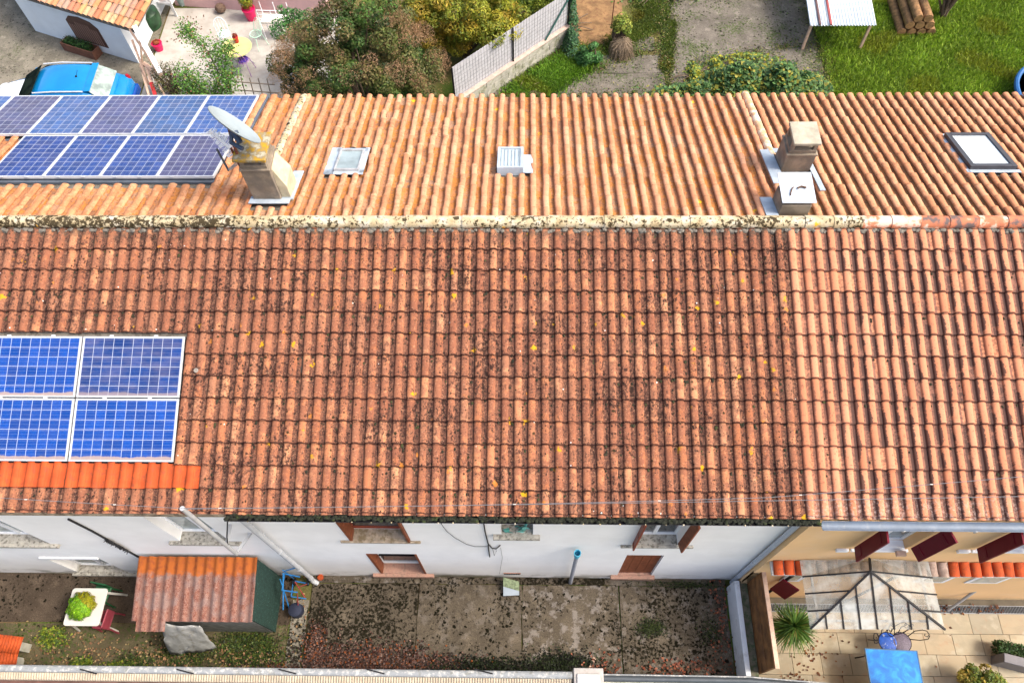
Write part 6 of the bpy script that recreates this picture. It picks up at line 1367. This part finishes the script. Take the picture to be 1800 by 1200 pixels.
m.build('stem', BARK, rose, smooth=True); P2 = np.array(P2); leaves('foliage', len(P2), P2, np.tile([0, 0, 1.], (len(P2), 1)), .075, pick(rs, [(.08, .20, .03), (.12, .26, .04), (.05, .13, .02), (.20, .26, .05), (.20, .08, .05)], len(P2), .35, [.33, .27, .25, .1, .05]), parent=rose, seed=14, stuff=False)
p = at_z(300, 150, .3); shrub('dry_shrub', 'straggly olive and brown shrub at the foot of the timber frame', 'shrub', (p.x, p.y, 0), (.45, .35, .45), .5, 16, .2, 2200, .055, [(.16, .15, .05), (.10, .12, .04), (.22, .14, .08), (.07, .09, .03)], 51, lo=.1)
shrub('smoke_bush', 'big dome shaped smoke bush with green leaves and faded pinkish brown plumes', 'shrub', (-4.55, 12.8, 0), (2.25, 1.95, 1.8), 1.95, 210, .27, 72000, .08, [(.035, .09, .015), (.06, .14, .02), (.09, .09, .025), (.14, .10, .035), (.025, .055, .015), (.10, .11, .025)], 61, plume=[(.30, .17, .085), (.34, .20, .11), (.25, .15, .07), (.38, .24, .14)], nplume=170)
shrub('green_shrub', 'light green leafy shrub at the left flank of the smoke bush', 'shrub', (-6.6, 14.9, 0), (.55, .5, 1.1), 1.4, 26, .26, 7000, .07, [(.05, .16, .04), (.08, .22, .05), (.04, .11, .03)], 62)
shrub('autumn_tree', 'yellow green tree turning gold behind the grey fence', 'tree', (-1.95, 15.7, 0), (1.8, 1.15, 1.0), 1.6, 150, .28, 44000, .10, [(.26, .28, .02), (.38, .33, .03), (.16, .21, .02), (.42, .27, .03), (.10, .14, .015)], 63, asp=.35)
shrub('autumn_tree', 'bright green hedge tree beyond the top of the grey fence', 'tree', (-.1, 17.5, 0), (1.3, .75, .7), 1.3, 60, .38, 16000, .09, [(.14, .24, .02), (.24, .28, .03), (.09, .16, .02)], 64)
shrub('leafy_bush', 'small leafy green bush on the grass wedge by the end of the grey fence', 'shrub', (1.85, 15.4, 0), (.32, .28, .35), .42, 12, .17, 2400, .085, [(.07, .20, .05), (.10, .26, .07), (.04, .12, .03)], 65, lo=.12)
shrub('leafy_bush', 'yellow green sapling rising out of the clump of dry stalks', 'shrub', (2.75, 16.2, 0), (.30, .25, .30), .75, 9, .15, 1300, .075, [(.16, .26, .04), (.28, .30, .05)], 66, lo=.3)
# clump of dry stalks
rs = np.random.RandomState(71); dcl = empty('dry_clump', (2.85, 15.75, 0), 0, 'grey brown clump of dry hanging stalks in the middle of the back garden', 'dry grass'); m = MB()
for i in range(420):
    t = rs.uniform(0, 2 * math.pi); r0_ = rs.uniform(0, .14); r1_ = rs.uniform(.2, .42); h_ = rs.uniform(.3, .6); a = (r0_ * math.cos(t), r0_ * math.sin(t), h_); b = ((r0_ + r1_ * .6) * math.cos(t), (r0_ + r1_ * .6) * math.sin(t), h_ * .75); c = (r1_ * math.cos(t + rs.normal(0, .2)), r1_ * math.sin(t), .02); m.bar(a, b, .008); m.bar(b, c, .007)
m.build('stalk', plain('dry_stalk', (.24, .18, .12), .9, var=.3, sc=30, bump=0), dcl)
# ivy mound right of the centre, against the back wall of the terrace
def ivy(name, label, centres, n_, ls, cols, seed, zmax=.6):
    rs = np.random.RandomState(seed); t = empty(name, (centres[0][0], centres[0][1], 0), 0, label, 'ivy'); P_ = []
    for (cx, cy, sx, sy, h_, w) in centres:
        k = int(n_ * w); x_ = rs.normal(0, sx, k); y_ = rs.normal(0, sy, k); z_ = h_ * np.exp(-(x_ / sx) ** 2 / 3 - (y_ / sy) ** 2 / 3) * rs.uniform(.75, 1.1, k); P_.append(np.stack([cx + x_ - centres[0][0], cy + y_ - centres[0][1], np.maximum(z_, .03)], 1))
    p = np.vstack(P_); leaves('foliage', len(p), p, np.tile([0, -.2, 1.4], (len(p), 1)), ls, pick(rs, cols, len(p), .35), parent=t, seed=seed, asp=.95, fold=.1, stuff=False)
    m = MB()
    for i in range(14): a = rs.uniform(-1, 1, 2); m.tube([(0, 0, .05), (a[0] * .5, a[1] * .4, .15), (a[0], a[1] * .8, .05)], .012, 5)
    m.build('stem', BARK, t); return t
IV = [(.05, .12, .035), (.08, .17, .05), (.03, .07, .02), (.12, .22, .06), (.26, .24, .03)]
ivy('ivy_bush', 'dense ivy with broad green leaves at the back eaves right of the middle', [(6.2, 14.2, .5, .30, .95, .3), (5.0, 14.05, .55, .16, .40, .15), (5.6, 14.4, .22, .25, .55, .12), (6.9, 14.6, .3, .25, .5, .13), (7.3, 14.1, .4, .3, 1.0, .2), (8.1, 14.3, .4, .25, .5, .15), (7.7, 14.75, .2, .25, .35, .08)], 9000, .13, IV, 81)
ivy('creeper', 'yellow tipped creeper trailing over the garden concrete by the ivy', [(5.0, 14.75, .12, .3, .25, .3), (5.7, 14.95, .12, .3, .3, .3), (6.6, 15.2, .6, .25, .4, .4)], 1700, .085, [(.30, .28, .02), (.16, .22, .03), (.08, .15, .04)], 82)
ivy('ivy_bush', 'dark ivy strip wrapping the end of the grey fence', [(1.30, 16.9, .10, .45, 1.5, .6), (1.28, 16.0, .12, .25, .7, .4)], 2600, .07, [(.02, .06, .03), (.04, .11, .04), (.06, .14, .05)], 83)
shrub('tree', 'dark bare stemmed garden tree on the lawn near the top right edge', 'tree', (at_z(1655, 30).x, at_z(1655, 30).y, 0), (.55, .45, .5), 1.5, 26, .16, 2600, .07, [(.05, .09, .02), (.09, .10, .03), (.14, .10, .05)], 97, lo=.8)
ivy('hedge', 'low dark green growth at the top edge above the garden slabs', [(4.3, 18.7, .6, .25, .5, .5), (6.3, 18.9, .7, .2, .5, .5)], 5000, .085, [(.04, .09, .02), (.07, .14, .025), (.10, .16, .03), (.05, .05, .02)], 84)
ivy('red_creeper', 'dark red creeper shoots at the back eaves below the grass wedge', [(-.3, 14.0, .30, .08, .12, 1)], 500, .06, [(.25, .03, .04), (.14, .03, .03)], 85)

# grey fence on a block wall
A_ = Vector((-2.05, 13.14, 0)); B2 = Vector((1.26, 16.32, 0)); fd = (B2 - A_).normalized(); fn = Vector((-fd.y, fd.x, 0)); FL = (B2 - A_).length
gf = empty('garden_fence', tuple(A_), 0, 'grey slatted privacy fence on a mossy block wall slanting across the garden', 'fence')
hw = .58
for r_ in range(3):
    nb_ = 8
    for i in range(nb_):
        o_ = (FL / nb_) * (.5 if r_ % 2 else 0); a = i * FL / nb_ + o_; b = min(a + FL / nb_ - .012, FL + .0)
        if b - a < .05: continue
        m = MB(); m.obox(fd * ((a + b) / 2) + fn * .10 + Vector((0, 0, .19 * r_ + .094)), fd, fn, (0, 0, 1), (b - a) / 2, .10 - .003 * (i % 2), .090); m.build('block', BLOCK, gf, bevel=.006)
m = MB(); m.obox(fd * (FL / 2) + fn * .10 + Vector((0, 0, hw + .012)), fd, fn, (0, 0, 1), FL / 2 + .02, .115, .018); m.build('coping', plain('pinkish_coping', (.42, .32, .27), .9, var=.15), gf, bevel=.005)
SLT = plain('grey_slat', (.40, .40, .425), .7, 0, .3, var=.1, sc=8)
ns = int(FL / .055); slm = MB(); slm.box(-.0245, .0245, -.004, .004, 0, 1.12); sme = slm.me('slat'); sme.materials.append(SLT)
RF = Matrix(((fd.x, fn.x, 0, 0), (fd.y, fn.y, 0, 0), (0, 0, 1, 0), (0, 0, 0, 1)))
for i in range(ns):
    p = fd * (.03 + i * .055) + fn * (.12 + .006 * (i % 2)) + Vector((0, 0, hw + .04 + random.uniform(-.004, .004))); link('slat', sme, None, gf, Matrix.Translation(p) @ RF)
m = MB()
for zz in np.arange(.10, 1.1, .125): m.bar(fd * 0 + fn * .108 + Vector((0, 0, hw + zz)), fd * FL + fn * .108 + Vector((0, 0, hw + zz)), .004)
m.build('wire', plain('dark_green_wire', (.14, .16, .16), .6, bump=0), gf)
for t in (.0, .5, 1.0): m = MB(); m.bar(fd * FL * t + fn * .085 + Vector((0, 0, .4)), fd * FL * t + fn * .085 + Vector((0, 0, hw + 1.2)), .045); m.build('post', DARKMETAL, gf)
m = MB(); m.bar(fd * (FL * .78) + fn * .06 + Vector((0, 0, hw + .02)), fd * FL + fn * .085 + Vector((0, 0, hw + 1.0)), .04); m.build('brace', plain('dark_green_steel', (.03, .09, .08), .5), gf)
for (px, py, pz_, lb) in ((1075, 44, 1.3, 'rusty iron post standing in the brown soil bed'), (1005, 40, .8, 'short thin rusty post at the left of the brown soil bed')):
    p = at_z(px, py, 0); m = MB(); m.tube([(0, 0, 0), (.0, .02, pz_)], .018, 6); o = m.build('rusty_post', plain('rust_iron', (.10, .035, .02), .9)); o.location = (p.x, p.y, 0); tag(o, lb, 'post')

# corrugated shelter, lumber and blue pool at the upper right
SHP = at_z(1484, 45, 1.0); cs = empty('garden_shelter', (SHP.x, SHP.y + 1.25, 0), R(0), 'low white corrugated shelter roof with a red batten at the top of the garden', 'shelter')
m = MB(); N = 160; V = []
for j in (0, 1):
    for i in range(N + 1): xx = -1.0 + 1.95 * i / N; V.append((xx + (.08 if j else 0), -1.25 if j == 0 else 2.5, 1.0 + .02 * math.sin(xx * 2 * math.pi / .09) + (0 if j == 0 else .4)))
m.add(V, [(i, i + 1, N + 2 + i, N + 1 + i) for i in range(N)]); o = m.build('roof_sheet', plain('white_corrugated', (.66, .72, .76), .5, .1, .4, var=.06), cs, smooth=True); o.modifiers.new('t', 'SOLIDIFY').thickness = .01
m = MB(); m.bar((-.40, -1.27, 1.04), (-.34, 2.5, 1.46), .06, .04); m.build('batten', plain('red_batten', (.25, .05, .05), .7), cs); m = MB(); m.bar((-.72, -1.27, 1.04), (-.66, 2.5, 1.46), .05, .04); m.build('batten', plain('brown_batten', (.10, .05, .05), .7), cs)
for sx in (-.9, .85):
    for sy in (-1.1, 2.3): m = MB(); m.bar((sx, sy, 0), (sx, sy, .98 + (.4 if sy > 0 else 0)), .07); m.build('post', PALEWOOD, cs)
LGP = at_z(1612, 22, .4); lum = empty('log_pile', (LGP.x, LGP.y, 0), 0, 'brown pile of cut logs beside the white corrugated shelter', 'logs')
for i, (dx, dz) in enumerate(((-.5, .14), (-.2, .14), (.1, .14), (.4, .14), (-.35, .40), (-.05, .40), (.25, .40), (-.2, .64), (.1, .64))): m = MB(); m.tube([(dx, -.6, dz), (dx + .03, .9, dz)], .135, 10); m.build('log', plain('cut_log', (.22, .12, .05), .9, var=.4, sc=9, bump=.5), lum, smooth=True)
TRP = at_z(1792, 132, .55); pool = empty('trampoline', (TRP.x + 1.05, TRP.y - .75, 0), 0, 'blue rimmed round garden trampoline at the right edge behind the roof', 'trampoline')
m = MB(); m.tube([(1.3 * math.cos(t), 1.3 * math.sin(t), .55) for t in np.linspace(0, 2 * math.pi, 41)], .07, 8); m.build('rim_pad', plain('blue_pad', (.01, .09, .26), .5), pool, smooth=True)
m = MB(); m.lathe((0, 0, .54), [(.001, 0), (1.24, 0)], 36); m.build('mat', plain('brown_orange_mat', (.16, .07, .03), .8, var=.3), pool)
for i in range(6): t = R(60 * i); m = MB(); m.tube([(1.3 * math.cos(t), 1.3 * math.sin(t), 0), (1.3 * math.cos(t), 1.3 * math.sin(t), .5)], .025, 6); m.build('leg', GREYMETAL, pool)

# yucca on the patio, shrubs and trough in the lower right corner
p = at_z(1395, 1105, .3); yu = empty('yucca', (p.x + .12, p.y + .10, PZ + .03), 0, 'spiky green yucca on the patio beside the wooden screen', 'plant')
rs = np.random.RandomState(91); V = []; F = []; C_ = []
for i in range(620):
    az_ = rs.uniform(0, 2 * math.pi); el = rs.uniform(R(-10), R(85)); L = rs.uniform(.34, .60); h0 = rs.uniform(.35, .85); dv = np.array([math.cos(az_) * math.cos(el), math.sin(az_) * math.cos(el), math.sin(el)]); sd2 = np.array([-math.sin(az_), math.cos(az_), 0]); o_ = np.array([0, 0, h0]); b = len(V); wd_ = .011
    mid3 = o_ + dv * L * .55; tip = o_ + dv * L + np.array([0, 0, -.10 * math.cos(el)])
    V += [o_ - sd2 * wd_, o_ + sd2 * wd_, mid3 + sd2 * wd_, mid3 - sd2 * wd_, tip + sd2 * .001, tip - sd2 * .001]; F += [(b, b + 1, b + 2, b + 3), (b + 3, b + 2, b + 4, b + 5)]; c = np.array([(.04, .10, .015), (.07, .15, .02), (.13, .20, .03), (.22, .20, .05)][rs.choice(4, p=[.4, .35, .2, .05])]) * rs.uniform(.7, 1.3); C_ += [c] * 6
me = np_mesh('blades', np.array(V), np.array(F), False, np.array(C_)); link('blades', me, leafM, yu); m = MB(); m.tube([(0, 0, 0), (.02, 0, .4), (0, .02, .8)], [.08, .07, .05], 10); m.build('trunk', BARK, yu, smooth=True)
p = at_z(1725, 1185, -.2); shrub('garden_shrub', 'yellow green leafy shrub cut off by the bottom edge beside the grey trough', 'shrub', (p.x, p.y - .12, PZ), (.42, .22, .22), .62, 26, .13, 3200, .075, [(.26, .28, .03), (.14, .20, .03), (.36, .24, .04), (.07, .12, .02)], 95, lo=.2)
p = at_z(1775, 1160, -.5); gt = empty('planter', (p.x + .10, p.y + .06, PZ + .03), R(-14), 'dark grey trough planter with clipped dark green leaves in the lower right corner', 'planter')
m = MB(); m.box(-.32, .36, -.20, -.02, 0, .52); m.build('trough', plain('slate_plastic', (.115, .11, .12), .6), gt, bevel=.012)
rs = np.random.RandomState(96); N_ = 2200; pp = np.stack([rs.uniform(-.36, .34, N_), rs.uniform(.0, .26, N_), rs.uniform(.1, .45, N_)], 1); leaves('foliage', N_, pp, np.tile([0, .3, 1.], (N_, 1)), .05, pick(rs, [(.02, .05, .012), (.035, .09, .02), (.05, .08, .02)], N_, .4), parent=gt, seed=96, stuff=False)
m = MB(); m.tube([(0, 0, 0), (.3, .3, .9), (.8, .6, 1.9)], .03, 8); o = m.build('grey_prop', GREYMETAL, None, smooth=True); o.location = (9.0, -.44, PZ + .03); tag(o, 'slanting grey metal prop against the foot of the apricot wall', 'prop')
# weeds breaking up the back garden slabs and the lawn
rs = np.random.RandomState(101); PW = []
for (a, b, n_) in (((-.6, 14.8), (2.0, 15.9), 1500), ((4.2, 14.3), (4.25, 18.4), 2600), ((8.9, 14.2), (9.1, 18.6), 3200), ((4.3, 18.5), (8.9, 18.5), 2600), ((5.0, 15.3), (8.6, 16.2), 1500), ((1.0, 13.95), (4.0, 14.1), 900), ((2.0, 15.0), (4.1, 16.2), 1400)):
    t = rs.uniform(0, 1, n_); cl = np.sin(t * 23 + a[0]) * .5 + .5; w_ = .05 + .22 * cl; PW.append(np.stack([a[0] + (b[0] - a[0]) * t + rs.normal(0, 1, n_) * w_, a[1] + (b[1] - a[1]) * t + rs.normal(0, 1, n_) * w_, .04 + np.abs(rs.normal(0, .03, n_))], 1))
PW = np.vstack(PW); tag(leaves('weeds', len(PW), PW, np.tile([0, 0, .8], (len(PW), 1)), .055, pick(rs, [(.06, .12, .015), (.10, .16, .02), (.04, .07, .015), (.20, .20, .04), (.16, .11, .06)], len(PW), .4), seed=101, asp=.5), 'low weeds and moss creeping over the edges of the back garden slabs', 'weeds')
